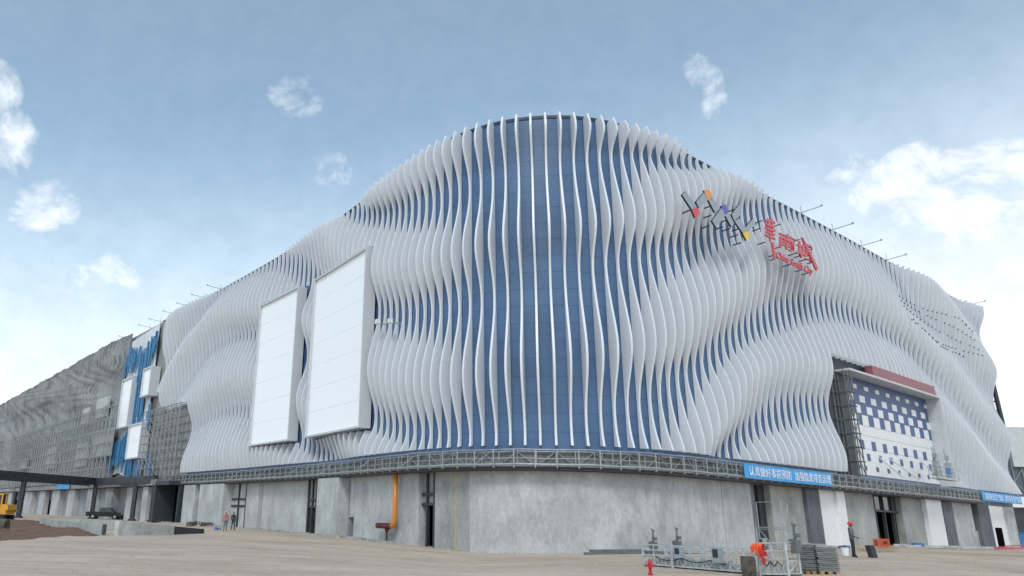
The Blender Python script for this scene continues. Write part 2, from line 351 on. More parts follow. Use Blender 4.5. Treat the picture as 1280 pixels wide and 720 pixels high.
# ---- fins
fins=[];s=-.55
while s<SR+.2: fins.append(s);s+=.93 if s<7 else (1.02 if s<30 else 1.08)
s=-.55-.93
while s>sfin0-.2: fins.append(s);s-=.91 if s>-10 else (1.0 if s>-30 else 1.06)
fins.sort()
def fin_mesh(b,s,z0,z1,top):
    n=max(4,int((z1-z0)/.33));zs=np.linspace(z0,z1,n+1);d=relief(np.full(n+1,s),zs)
    # soft taper where the curtain ends
    P=pos(s);Nn=nrm(s);T=tan(s);th=.072
    vs=[]
    for i,(z,dd) in enumerate(zip(zs,d)):
        zo=z+(.10 if (top and i==n) else 0)-(0.05 if i==0 else 0)
        for o,zz in((.03,z),(dd,zo)):
            for t in(-th,th): q=P+Nn*o+T*t;vs.append((q[0],q[1],zz))
    fs=[]
    for i in range(n):
        a=4*i;c=a+4
        fs+=[(a,c,c+2,a+2),(a+1,a+3,c+3,c+1),(a+2,c+2,c+3,a+3)]
    fs+=[(0,2,3,1),(4*n,4*n+1,4*n+3,4*n+2)]
    b.add(vs,fs)
near=sorted(fins,key=lambda s:np.hypot(*pos(s)[:2]))[:84]
stuff=MB();nf=0
for s in fins:
    iv=[(6.17,ZT+.02)]
    for a0,a1,c0,c1 in cuts:
        if a0<=s<=a1:
            o=[]
            for p,q in iv:
                if c0>p+.3:o.append((p,min(q,c0)))
                if c1<q-.3:o.append((max(p,c1),q))
            iv=[w for w in o if w[1]-w[0]>.3]
    # left end of the curtain follows a slanting line
    if s<sfin0+9:
        lim=zbay+max(0,(sfin0+2-s))*2.
        iv=[(max(p,lim) if p<zbay+.5 and s<sbay else p,q) for p,q in iv]
    if not iv: continue
    for p,q in iv:
        b=stuff if s not in near or nf>=99 else MB()
        fin_mesh(b,s,p,q,q>=ZT)
        if b is not stuff: b.build('fin','fin_white',mall,fix=True);nf+=1
tag(stuff.build('fin','fin_white',mall),None,None,kind='stuff')
print('fins',len(fins),nf)
# fastening dots on the far right lobes
b=MB()
for row in (( (1137,367),(1170,385),(1200,397),(1222,417)),((1140,374),(1165,388),(1200,408),(1225,428)),((1143,382),(1170,400),(1200,420),(1232,440)),((1146,400),(1180,425),(1210,435),(1236,446)),((1150,399),(1185,432),(1212,440),(1220,446))):
    for i in range(3):
        for t in np.arange(0,1,.17):
            x=row[i][0]*(1-t)+row[i+1][0]*t;y=row[i][1]*(1-t)+row[i+1][1]*t
            s_,z_=hit(x,y,1.4)
            if s_==s_: 
                s_=min(fins,key=lambda q:abs(q-s_));b.box(pos(s_,float(relief(s_,z_)[0]),z_),(.065,.065,.065))
split(b,'fin_clip','steel_dark',mall)
# ---- ground floor: segments along the facade (picture x at mid height -> s)
def X(x,y=640,o=0.): return S(x,y,o)
HG=ZCW
def seg(name,x0,x1,o,m,z0=-.7,z1=HG,y=640,depth=.6):
    s0,s1=X(x0,y,o),X(x1,y,o);b=MB();b.fbox(s0,s1,o-depth,o,z0,z1,.8);return b.build(name,m,mall)
# core wall behind everything (dark interior)
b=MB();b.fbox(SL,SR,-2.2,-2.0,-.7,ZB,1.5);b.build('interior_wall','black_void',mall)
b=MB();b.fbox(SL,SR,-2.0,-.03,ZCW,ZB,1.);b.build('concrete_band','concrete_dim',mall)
def doorframe(x0,x1,o,y=640,mull=1,rail=(3.05,2.55),open_=True,zt=HG,up='net_wall'):
    s0,s1=X(x0,y,o),X(x1,y,o);w=.16
    f=MB();
    for i in range(mull+2):
        a=s0+(s1-s0)*i/(mull+1);a=min(max(a,s0+w/2),s1-w/2)
        f.fbox(a-w/2,a+w/2,o-.25,o,-.4,zt)
    for r in rail: f.fbox(s0+w,s1-w,o-.2,o-.03,r-.08,r+.08)
    d=f.build('door_frame','steel_dark',mall)
    g=MB();g.fbox(s0+w,s1-w,o-.22,o-.16,rail[0]+.1,zt);
    if len(rail)>1:g.fbox(s0+w,s1-w,o-.22,o-.16,rail[1]+.1,rail[0]-.1)
    g.build('transom_panel',up,d)
    if not open_:
        g=MB();g.fbox(s0+w,s1-w,o-.24,o-.16,-.4,rail[-1]-.1);g.build('door_leaf','concrete_pale',d)
    return d
# right of the corner
seg('concrete_wall',587,905,0,'concrete',y=650); seg('concrete_wall',905.8,942,-.01,'concrete',y=650)
seg('concrete_pier',951,966,-.5,'steel_dark',y=650);seg('concrete_wall',942.5,951,-.75,'concrete_shade',y=650)  # dark slab and grey return carry the recess shade as colour
seg('concrete_wall',966.5,1008,-.05,'concrete_old',y=650)
seg('concrete_pier',1012,1028,.25,'concrete_dark',y=650)
seg('white_panel',1028.5,1050,.08,'white_panel',y=650);seg('white_pier',1050,1060,.3,'white_panel',y=650)
seg('concrete_wall',1060.5,1095,-.05,'concrete_old',y=650)
doorframe(1096,1129,-.3,y=650,mull=2,rail=(3.3,),up='glass_dark')
seg('concrete_wall',1129.5,1163,-.03,'concrete_old',y=650)
seg('white_pier',1161,1180,.35,'white_panel',y=650)
seg('concrete_pier',1181,1193,.28,'concrete_dark',y=650)
seg('concrete_wall',1193.5,1217,-.02,'concrete',y=650)
seg('concrete_pier',1225,1239,.35,'concrete_dark',y=650);seg('window_slot',1217.5,1224,-.3,'steel_dark',1.9,y=650);seg('concrete_wall',1217.5,1224,-.04,'concrete',z1=1.88,y=650)
seg('white_panel',1239.5,1261,.0,'white_panel',y=655)
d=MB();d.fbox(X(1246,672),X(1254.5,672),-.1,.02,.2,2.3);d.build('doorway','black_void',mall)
seg('concrete_pier',1261.5,1270,.3,'concrete',y=655)
# left of the corner
sc=X(587,640,0)
b=MB();b.fbox(X(543.5,640,-.25),sc,-.85,-.25,-.7,HG,.5);b.build('concrete_wall','concrete_old',mall)
b=MB();b.fbox(X(570,640,-.25)-.03,X(570,640,-.25)+.03,-.25,-.235,-.3,HG);b.build('yellow_strip','yellow_tape',mall)
doorframe(523.5,543,-.3,rail=(3.2,2.55));
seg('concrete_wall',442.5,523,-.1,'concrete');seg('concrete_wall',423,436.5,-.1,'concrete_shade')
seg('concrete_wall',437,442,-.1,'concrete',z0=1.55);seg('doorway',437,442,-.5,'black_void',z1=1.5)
seg('concrete_pier',395,421,.9,'concrete',depth=1.3)
doorframe(383.5,394.5,.0,rail=(2.9,2.3))
seg('concrete_wall',327,383,-.05,'concrete');seg('joint_strip',322.5,326.6,-.1,'concrete_old');seg('concrete_wall',306.5,322,-.05,'concrete')
doorframe(287,306,-.1,mull=1,rail=(3.0,2.3),open_=False,up='concrete_pale')
seg('concrete_pier',247,277,.9,'concrete',depth=1.3)
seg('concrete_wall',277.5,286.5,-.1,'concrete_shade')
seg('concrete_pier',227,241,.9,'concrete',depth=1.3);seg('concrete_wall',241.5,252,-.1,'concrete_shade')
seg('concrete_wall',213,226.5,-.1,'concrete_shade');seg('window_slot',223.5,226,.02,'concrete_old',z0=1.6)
# far left ground floor seen under the canopy (alternating piers and slots)
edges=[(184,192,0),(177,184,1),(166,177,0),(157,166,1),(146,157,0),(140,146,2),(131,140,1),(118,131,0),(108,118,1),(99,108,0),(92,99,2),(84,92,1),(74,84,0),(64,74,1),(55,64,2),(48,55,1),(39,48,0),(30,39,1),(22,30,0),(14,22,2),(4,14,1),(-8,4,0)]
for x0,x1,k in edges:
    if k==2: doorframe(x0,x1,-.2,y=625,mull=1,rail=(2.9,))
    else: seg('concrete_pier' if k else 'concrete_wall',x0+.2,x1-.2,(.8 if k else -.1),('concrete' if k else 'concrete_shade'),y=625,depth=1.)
# ledge above the far left ground floor, below the netting
b=MB();b.fbox(SL,-69.5,-.05,1.3,4.75,5.5,2.);b.build('ledge','net_wall',mall)
b=MB();b.fbox(SL,-69.5,0,.1,5.5,ZT,1.5);b.build('rendered_wall','net_wall',mall)
# ---- recessed screen wall on the right wing
rw=MB()
sa,sb=S(1064,520,0),S(1163,540,0);z0p,z1p=6.2,14.55
zc=z1p-.485*(z1p-z0p)
def cell(b,s,z,w,h,mi,o=.1): b.fbox(s-w/2,s+w/2,.0,o,z-h/2,z+h/2,9,mi)
pan=MB();pan.fbox(sa,sb,-.1,.02,z0p,zc,2.,0);pan.fbox(sa,sb,-.1,.02,zc+.004,z1p,2.,1)
nc=8;w=(sb-sa)/7.7;H=z1p-z0p
for f,ww,hh,half,mi in ((.075,.34,.045,0,2),(.20,.46,.072,-.5,2),(.315,.46,.085,0,2),(.43,.5,.112,-.5,2),(.69,.33,.095,-.1,1),(.815,.25,.072,.3,1),(.93,.2,.045,-.1,1)):
    for i in range(nc):
        s_=sa+w*(.62+i+half)
        if s_>sb-.1: continue
        cell(pan,max(s_,sa+w*ww/2+.02),z1p-f*H,w*ww,H*hh,mi,.06)
b=MB();b.fbox(sa,sb,.02,.03,zc-2.05,zc-2.02,2.);b.fbox(sa,sb,.02,.03,zc-.9,zc-.87,2.);b.build('panel_joint','steel_grey',mall)
pan.build('patterned_panel',['white_panel','facade_blue','white_panel'],mall)
ztop=14.7
b=MB();b.fbox(sa-2.2,sb+.52,.0,1.3,ztop,ztop+.18,2.);b.build('hood','jamb_grey',mall)
b=MB();b.fbox(S(1104,465,1.8),sb+.3,.35,.98,ztop+.182,ztop+1.25,2.);b.build('red_fascia','red_fascia',mall)
b=MB();b.fbox(sb+.1,sb+.35,.0,1.3,6.,ztop-.002,2.)

b.build('side_jamb','jamb_grey',mall)
b=MB();b.fbox(sbox0-.4,sa-.05,-.05,.08,6.,zbox,1.);b.fbox(sa-.05,sb+.3,-.05,.08,ztop+.36,zbox,1.);b.build('recess_wall','steel_dark',mall)  # dark sheet in front of the blue wall, stands for the gap's darkness
# diagonal cables in front of the panel wall
b=MB()
for x0,y0,x1,y1 in ((1098,571,1130,597),(1110,572,1150,600),(1150,575,1176,601)):
    b.tube([pos(*(lambda q:(q[0],.5,q[1]))(hit(x0,y0,.5))),pos(*(lambda q:(q[0],1.2,q[1]))(hit(x1,y1,1.2)))],.06,6)
split(b,'brace_cable','white_panel',mall)
# ---- steel truss on the far right end of the building
b=MB()
p=[hit(1236,458,-1.)]
e0=pos(SR+.8,-1.0,0)
R=np.array([nrm(SR)[0],nrm(SR)[1],0]);
def endp(off,z): return pos(SR,off,0)+tan(SR)*1.2+np.array([0,0,z])
for (o0,z0,o1,z1) in ((.3,21.8,.5,13.5),(.5,13.5,-.7,5.9),(-2.6,21,-2.6,5.9)): b.bar(endp(o0,z0),endp(o1,z1),.35)
for z in np.arange(7,20,1.8): b.bar(endp(-1.7,z),endp(.2 if z>10 else -.6,z+1.2),.14);b.bar(endp(-1.7,z+1.4),endp(.2 if z>10 else -.6,z),.14)
b.build('end_truss','steel_dark',mall)

# ================================================================ SCREENS
def screen(R,off,label,name='led_screen',root=0.25,group=None,lip=.16):
    s0,s1,z0,z1=R;t=thing(name,pos((s0+s1)/2,0,z0),label,'screen',group)
    b=MB();n0=root
    # box carcass: four sides with a lip around the panel
    b.fbox(s0,s0+lip,n0,off,z0,z1,3.);b.fbox(s1-lip,s1,n0,off,z0,z1,3.)
    b.fbox(s0+lip,s1-lip,n0,off,z0,z0+lip,3.);b.fbox(s0+lip,s1-lip,n0,off,z1-lip,z1,3.)
    b.fbox(s0+lip,s1-lip,n0,off-.42,z0+lip,z1-lip,3.)
    b.build('frame_box','screen_frame',t)
    ns=max(1,round((s1-s0-2*lip)/2.3));nz=max(2,round((z1-z0)/2.1));pm=MB();g=.013
    sa_,sb_=s0+lip,s1-lip;za,zb=z0+lip,z1-lip
    for i in range(ns):
        for j in range(nz):
            pm.fbox(sa_+(sb_-sa_)*i/ns+g,sa_+(sb_-sa_)*(i+1)/ns-g,off-.4,off-.22+rng.uniform(-.008,.008),za+(zb-za)*j/nz+g,za+(zb-za)*(j+1)/nz-g,9)
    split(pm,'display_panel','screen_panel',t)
    k=MB()
    for s_ in np.linspace(s0+.6,s1-.6,4):
        k.fbox(s_-.1,s_+.1,.02,n0,z1-1.,z1-.8);k.fbox(s_-.1,s_+.1,.02,n0,z0+.6,z0+.8)
    split(k,'bracket','steel_grey',t)
    return t
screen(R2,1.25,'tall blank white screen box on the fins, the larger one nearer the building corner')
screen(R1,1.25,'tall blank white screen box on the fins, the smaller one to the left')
def small(pts,off,label):
    screen(rect([hit(*p,off) for p in pts]),off,label,lip=.22,root=.3)
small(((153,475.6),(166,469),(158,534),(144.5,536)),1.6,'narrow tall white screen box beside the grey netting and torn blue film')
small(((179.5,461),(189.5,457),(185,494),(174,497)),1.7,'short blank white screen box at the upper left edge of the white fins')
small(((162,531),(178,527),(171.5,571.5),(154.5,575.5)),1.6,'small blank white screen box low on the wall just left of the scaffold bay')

# ================================================================ SIGNS
def pxpoly(pts,o): return [hit(x,y,o) for x,y in pts]
c7=lambda u,v:(840+u*.2222,210+v*.2222)
lg=thing('logo_sign',pos(*hit(*c7(260,250),2.6),0) if False else pos(hit(*c7(260,250),2.6)[0],0,hit(*c7(260,250),2.6)[1]),'zigzag emblem of grey bars with red, orange, blue and yellow ends on the right fins','sign')
for nm,poly,m in (('bar',((57,150),(78,130),(140,217),(112,233)),'sign_grey'),('bar_tip',((112,234),(140,218),(159,255),(131,281)),'sign_red'),
 ('bar',((136,190),(181,137),(204,178),(152,226)),'sign_grey'),('bar_tip',((180,126),(208,119),(230,165),(205,181)),'sign_orange'),
 ('bar',((206,182),(231,167),(262,225),(242,250)),'sign_grey'),('bar',((226,296),(278,224),(303,262),(250,337)),'sign_grey'),
 ('bar_tip',((277,212),(301,203),(317,243),(297,262)),'sign_blue'),('bar',((298,264),(318,246),(350,312),(336,333)),'sign_grey'),
 ('bar',((336,262),(378,203),(394,250),(353,300)),'sign_grey'),('bar',((354,302),(376,280),(425,350),(400,366)),'sign_grey'),
 ('bar_tip',((399,368),(425,352),(440,388),(420,409)),'sign_yellow'),('bar',((406,346),(456,283),(471,318),(430,352)),'sign_grey')):
    b=MB();b.fpoly(pxpoly([c7(*p) for p in poly],2.0),1.86,2.0,0,1);b.build(nm,[m,'steel_dark'],lg)
b=MB()
for u,v in ((85,242),(140,190),(210,215),(205,270),(195,328),(270,335),(310,345),(330,240),(355,380),(372,425),(365,345),(300,295),(460,320)):
    s_,z_=hit(*c7(u+14,v-6),1.9);b.tube([pos(s_,1.3,z_-.06),pos(s_+.05,1.9,z_)],.05,6)
split(b,'support_strut','steel_dark',lg)
def text_mesh(txt,size=1.,extrude=.1,bold=0.,shear=0.):
    cu=bpy.data.curves.new('lettering','FONT');cu.body=txt;cu.size=size;cu.extrude=extrude;cu.offset=bold;cu.shear=shear;cu.resolution_u=2
    ob=bpy.data.objects.new('lettering',cu);COL.objects.link(ob)
    bpy.context.view_layer.update()
    me=bpy.data.meshes.new_from_object(ob.evaluated_get(bpy.context.evaluated_depsgraph_get()))
    v=np.array([q.co[:] for q in me.vertices]);f=[tuple(p.vertices) for p in me.polygons]
    bpy.data.objects.remove(ob);bpy.data.curves.remove(cu);bpy.data.meshes.remove(me);return v,f
def put_text(txt,quad,o0,parent,name,m,thick=.25,bold=0.,shear=0.):
    """lettering filling the facade quad TL,TR,BR,BL given in (s,z), raised from offset o0"""
    v,f=text_mesh(txt,1.,.5,bold,shear);lo=v.min(0);hi=v.max(0);u=(v-lo)/(hi-lo)
    q=np.array(quad,float);b=MB()
    P=[]
    for a,c,d in u:
        t=q[0]*(1-a)+q[1]*a;bt=q[3]*(1-a)+q[2]*a;w=bt*(1-c)+t*c;P.append(pos(w[0],o0+thick*d,w[1]))
    b.add(P,f);return b.build(name,m,parent)
c6=lambda u,v:(930+u*.1319,255+v*.1319)
rs=thing('lettering_sign',pos(hit(*c6(450,400),2.4)[0],0,hit(*c6(450,400),2.4)[1]),'red raised lettering in Chinese script and English on black struts, right of the coloured emblem','sign')
H6=lambda pts,o=2.0:[hit(*c6(*p),o) for p in pts]
put_text('華',H6(((205,130),(295,150),(300,372),(205,330))),1.9,rs,'character','letter_red',.12,.010)
b=MB();b.fpoly(H6(((262,360),(284,366),(306,520),(290,522))),1.9,2.02);b.build('brush_stroke','letter_red',rs)
put_text('南',H6(((338,255),(492,318),(482,462),(330,408))),1.9,rs,'character','letter_red',.12,.010)
put_text('城',H6(((505,338),(650,398),(655,560),(500,490))),1.9,rs,'character','letter_red',.12,.010)
b=MB();b.fpoly(H6(((545,318),(562,322),(702,608),(690,630),(672,600))),1.9,2.03);b.build('brush_stroke','letter_red',rs)
put_text('China South City',H6(((318,446),(662,612),(648,690),(306,526))),1.9,rs,'lettering','letter_red',.1,.010)
b=MB()
for u,v in ((150,165),(130,240),(175,370),(285,485),(295,520),(330,410),(465,475),(520,495),(570,530),(640,555),(415,580),(530,630),(590,660),(420,320),(500,345),(320,200)):
    s_,z_=hit(*c6(u+28,v-10),1.95);b.tube([pos(s_-.03,1.3,z_-.06),pos(s_,1.95,z_)],.045,6)
split(b,'support_strut','steel_dark',rs)

# ================================================================ BANNERS
def banner(x0,y0,x1,y1,x2,y2,x3,y3,off,txts,label):
    q=[hit(*p,off) for p in ((x0,y0),(x1,y1),(x2,y2),(x3,y3))]
    t=thing('banner',pos((q[0][0]+q[1][0])/2,off,q[3][1]),label,'banner')
    s0,s1=(q[0][0]+q[3][0])/2,(q[1][0]+q[2][0])/2;zt,zb=(q[0][1]+q[1][1])/2,(q[2][1]+q[3][1])/2
    n=int((s1-s0)/.25);b=MB();ss=np.linspace(s0,s1,n+1);zz=np.linspace(zb,zt,5)
    f=lambda a,z:off+.02*math.sin(a*2.3)*(z-zb)+.015*math.sin(a*5+z*3)
    sag=lambda a:-.05*abs(math.sin(a*math.pi/2.2))
    vs=[pos(a,f(a,z),z+sag(a)*(z-zb)) for z in zz for a in ss]+[pos(a,f(a,z)-.012,z+sag(a)*(z-zb)) for z in zz for a in ss]
    k=n+1;fs=[(j*k+i,j*k+i+1,(j+1)*k+i+1,(j+1)*k+i) for j in range(4) for i in range(n)];m=5*k
    fs+=[tuple(m+i for i in q_[::-1]) for q_ in fs]
    b.add(vs,fs);b.build('cloth','banner_blue',t,fix=False)
    for txt,a,c in txts:
        sa_,sb_=s0+(s1-s0)*a,s0+(s1-s0)*c;h=zt-zb
        put_text(txt,((sa_,zt-.16*h),(sb_,zt-.16*h),(sb_,zb+.16*h),(sa_,zb+.16*h)),off+.045,t,'lettering','letter_white',.015,.0)
banner(930,579,1040,592,1040,607,931,598,1.2,(('认真做好事前预防',.04,.51),('加强隐患排查治理',.55,.975)),'bright blue banner with white Chinese slogan on the walkway, left of the checkered recess')
banner(1228,614,1277,620,1277,630,1228,626,1.25,(('提高安全生产意识',.06,.49),('落实安全生产责任',.54,.96)),'blue banner with white Chinese slogan at the far right end of the walkway')
banner(71,606,87,604.5,87,610.5,71,612,1.5,(),'small plain blue banner on the far left ledge above the dark canopy columns')
# ================================================================ WALKWAY TRUSS
M['galv_dull']=mat('galv_dull',(.36,.375,.385),.5,.3,var=.25,scale=4)
WS0,WS1=S(203.7,600,1.05),S(1228,615,1.05)
wk=thing('scaffold_walkway',pos(0,1,ZTR),'long grey steel lattice walkway running round the building above the concrete ground floor','scaffold walkway')
def near_parts(items,name,m,parent,limit=99):
    """items: list of (s, MB); the nearest become parts of their own, the rest one part"""
    it=sorted(items,key=lambda q:np.hypot(*pos(q[0])[:2]))
    for q in it[:limit]: q[1].build(name,m,parent)
    if len(it)>limit:
        b=MB()
        for q in it[limit:]:
            o=len(b.v);b.v+=q[1].v;b.f+=[tuple(o+i for i in f) for f in q[1].f];b.m+=q[1].m
        o=b.build(name,m,parent);o['kind']='stuff'
def pieces(b):
    gs=b.g+[(len(b.v),len(b.f))];out=[]
    for (v0,f0),(v1,f1) in zip(gs[:-1],gs[1:]):
        q=MB();q.v=b.v[v0:v1];q.f=[tuple(i-v0 for i in f) for f in b.f[f0:f1]];q.m=b.m[f0:f1];out.append(q)
    return out
ZR0,ZR1=4.92,5.80
def rail(o,z,w=.07,name='rail'):
    b=MB();n=int((WS1-WS0)/1.3);ss=np.linspace(WS0,WS1,n+1)
    b.tube([pos(a,o,z+.02*math.sin(a*1.7)) for a in ss],w/2*1.15,6);b.build(name,'galv_dull',wk)
rail(1.05,ZR1);rail(1.05,ZR0,.12);rail(1.05,5.28,.045);rail(.12,ZR1-.05);rail(.12,ZR0)
b=MB();b.fbox(WS0,WS1,.10,1.0,4.80,4.86,1.2);b.build('deck','steel_grey',wk)
it=[];dg=[]
a=WS0
i=0
while a<WS1:
    p=MB();p.fbox(a-.03,a+.03,1.02,1.08,4.72,ZR1,9)
    p.fbox(a-.03,a+.03,.13,1.021,4.72,4.78,9)
    if i%2==0:p.fbox(a-.03,a+.03,.13,1.021,5.70,5.75,9)
    p.fbox(a-.03,a+.03,.09,.131,4.72,ZR1-.05,9);it.append((a,p))
    d=MB();d.bar(pos(a,.12,ZR0 if i%2 else ZR1-.05),pos(a+1.16,.12,ZR1-.05 if i%2 else ZR0),.035)
    if i%6==0:d.bar(pos(a,1.02,ZR0),pos(a+.5,.15,ZR1-.1),.05)
    
    dg.append((a,d));a+=1.16;i+=1
near_parts(it,'post','galv_dull',wk);near_parts(dg,'diagonal_brace','galv_dull',wk)
it=[]
b=MB();b.fbox(WS0,WS1,.0,.85,4.62,4.79,1.2);b.build('bearer','steel_dark',wk)  # continuous dark strip, stands for the shadow gap under the deck
# loose grey boards and tools on the deck
b=MB()
for a in np.arange(WS0+1,WS1-2,2.7):
    if rng.random()<.6: b.fbox(a,a+rng.uniform(.8,2),.25,.7,4.865,4.865+rng.uniform(.05,.3),1.)
split(b,'deck_clutter','board_grey',wk)
# ================================================================ SCAFFOLDS
mat('scaffold_dark',(.15,.16,.165),.55,.2,var=.25,scale=3)
def scaffold(name,label,s0,s1,o0,o1,z0,z1,ds,dz,r=.05,diag=.5,cat='scaffold',m='galv',ragged=0.,seed=1):
    rg=np.random.default_rng(seed)
    t=thing(name,pos((s0+s1)/2,o1,z0),label,cat);ns=max(1,int(round((s1-s0)/ds)));ss=np.linspace(s0,s1,ns+1);zz=np.arange(z0,z1+.01,dz)
    it=[]
    for o in (o0,o1):
        for a in ss:
            p=MB();p.tube([pos(a,o,z0),pos(a+rg.uniform(-.04,.04),o,z1-ragged*rg.random())],r,6);it.append((a,p))
    near_parts(it,'standard',m,t)
    it=[]
    for z in zz[1:]:
        for o in (o0,o1):
            p=MB();p.tube([pos(a,o,z+rg.uniform(-.03,.03)) for a in np.linspace(s0-.3,s1+.3,max(2,ns+1))],r*.9,6);it.append((s0,p))
    near_parts(it,'ledger',m,t)
    b=MB()
    for z in zz[1:]:
        for a in ss: b.tube([pos(a,o0-.1,z),pos(a,o1+.15,z)],r*.8,5)
    near_parts([(s0,q) for q in pieces(b)],'transom',m,t)
    b=MB()
    for i in range(ns):
        for z in zz[:-1]:
            if rg.random()<diag:
                k=rg.random()<.5;b.tube([pos(ss[i],o1,z if k else z+dz),pos(ss[i+1],o1,z+dz if k else z)],r*.7,5)
    if b.v: near_parts([(s0,q) for q in pieces(b)],'diagonal_brace',m,t)
    return t
scaffold('scaffold_tower','dark lattice scaffold tower filling the left side of the checkered recess',sbox0+.45,S(1068,520,1.),.15,1.2,5.9,14.6,.8,1.15,.05,1.0,m='scaffold_dark',seed=3)
scaffold('scaffold_bay','grey tube scaffold bay filling the notch at the lower left of the white fins',S(182,560,1.2),sbay-.3,.2,2.0,5.9,zbay-.1,1.5,1.1,.05,.75,m='galv_dull',seed=4)
sn0,sn1=-190.,S(152,520,1.)
scaffold('facade_scaffold','weathered tube scaffold standing in front of the grey netting on the far left wing',-170,S(148,540,1.5),2.2,3.0,5.6,18.2,2.2,1.9,.075,.12,m='galv_dull',ragged=2.5,seed=5)
# netting draped over the far left wing
b=MB();ss=np.r_[np.arange(PS[0]+2,-200,.8),np.arange(-200,sn1-1.,.3)];zz=np.linspace(5.6,ZT+.5,64)
AA,ZZ=np.meshgrid(ss,zz)
def netoff(a,z):
    ph=np.sin(z*.62+a*.09+1.6*np.sin(a*.06))+.45*np.sin(a*.21+z*.25+1.)
    up=1/(1+np.exp(-(z-16)/2.5))
    return 1.15+.5*ph*(.35+.65*up)*np.clip((30-z)/7,.15,1)+.27*np.sin(a*2*math.pi/1.7+1.2*np.sin(z*.33))*(up*.9+.1)*np.clip((30-z)/2,.1,1)+.08*np.sin(a*.9+2.2*np.sin(z*.35))+.05*np.sin(z*2.4+a*.7)
OO=netoff(AA,ZZ)
OO[:,-30:]=OO[:,-30:]*(1-np.linspace(0,1,30)**2)+.66*np.linspace(0,1,30)**2
edge=np.interp(zz,[5,12,20,29.3],[S(138,590,1.),S(144,545,1.),S(151,490,1.),S(159,440,1.)+.8])
vs=[];k=len(ss)
for j in range(len(zz)):
    for i in range(k):
        a=ss[i];a=a if i<k-30 else ss[k-30]+(edge[j]-ss[k-30])*(i-(k-30))/29.
        zt_=ZZ[j,i]+(.10*math.sin(a*.35)+.05*math.sin(a*1.1) if j==len(zz)-1 else 0)
        vs.append(pos(a,OO[j,i],zt_))
fs=[(j*k+i,j*k+i+1,(j+1)*k+i+1,(j+1)*k+i) for j in range(len(zz)-1) for i in range(k-1)]
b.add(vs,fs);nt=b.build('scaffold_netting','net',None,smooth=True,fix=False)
uv=nt.data.uv_layers.new(name='UVMap');kk=len(ss)
for lp in nt.data.loops:
    i=lp.vertex_index%kk;j=lp.vertex_index//kk;uv.data[lp.index].uv=(ss[i]+2.6*math.sin(zz[j]*.42+ss[i]*.07)+1.2*math.sin(zz[j]*.9+ss[i]*.11),zz[j])
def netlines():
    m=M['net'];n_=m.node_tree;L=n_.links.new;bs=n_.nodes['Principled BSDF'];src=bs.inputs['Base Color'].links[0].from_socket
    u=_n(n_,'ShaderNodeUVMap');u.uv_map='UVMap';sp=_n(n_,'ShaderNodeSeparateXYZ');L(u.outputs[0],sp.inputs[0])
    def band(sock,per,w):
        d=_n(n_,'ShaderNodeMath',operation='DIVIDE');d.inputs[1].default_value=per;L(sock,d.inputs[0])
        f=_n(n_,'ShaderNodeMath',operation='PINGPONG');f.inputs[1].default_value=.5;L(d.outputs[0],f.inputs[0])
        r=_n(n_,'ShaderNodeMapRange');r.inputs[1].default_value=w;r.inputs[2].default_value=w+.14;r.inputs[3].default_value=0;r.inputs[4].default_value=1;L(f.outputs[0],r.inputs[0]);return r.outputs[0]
    # fold shade and fins showing through, painted as fading dark bands; plus lap seams
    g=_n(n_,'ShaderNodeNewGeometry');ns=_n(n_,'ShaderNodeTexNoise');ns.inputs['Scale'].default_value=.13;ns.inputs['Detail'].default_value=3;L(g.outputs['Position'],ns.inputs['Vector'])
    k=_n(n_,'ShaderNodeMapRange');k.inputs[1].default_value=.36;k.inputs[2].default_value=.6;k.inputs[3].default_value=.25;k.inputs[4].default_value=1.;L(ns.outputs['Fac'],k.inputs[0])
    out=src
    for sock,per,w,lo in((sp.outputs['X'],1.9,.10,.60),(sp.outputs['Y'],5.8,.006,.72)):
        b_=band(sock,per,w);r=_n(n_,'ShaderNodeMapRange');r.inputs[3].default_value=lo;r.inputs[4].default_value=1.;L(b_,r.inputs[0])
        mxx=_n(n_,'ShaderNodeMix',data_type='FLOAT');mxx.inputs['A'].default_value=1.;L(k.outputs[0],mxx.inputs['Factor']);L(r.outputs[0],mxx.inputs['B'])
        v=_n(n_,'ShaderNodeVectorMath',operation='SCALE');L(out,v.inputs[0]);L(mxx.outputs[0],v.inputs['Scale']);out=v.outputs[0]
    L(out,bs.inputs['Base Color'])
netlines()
tag(nt,'grey dusty safety netting draped in waves over the far left wing of the building','netting')
# pale openings cut in the net and render panels seen there
b=MB()
for x0,y0,x1,y1 in ((104,512,110,528),(97,556,106,582),(122,500,132,520),(118,540,136,570),(25,575,31,586),(60,560,66,585)):
    q0=hit(x0,y0,1.9);q1=hit(x1,y1,1.9);b.fbox(q0[0],q1[0],1.5,1.95,min(q0[1],q1[1]),max(q0[1],q1[1]),2.)
split(b,'render_panel','concrete_pale',mall)
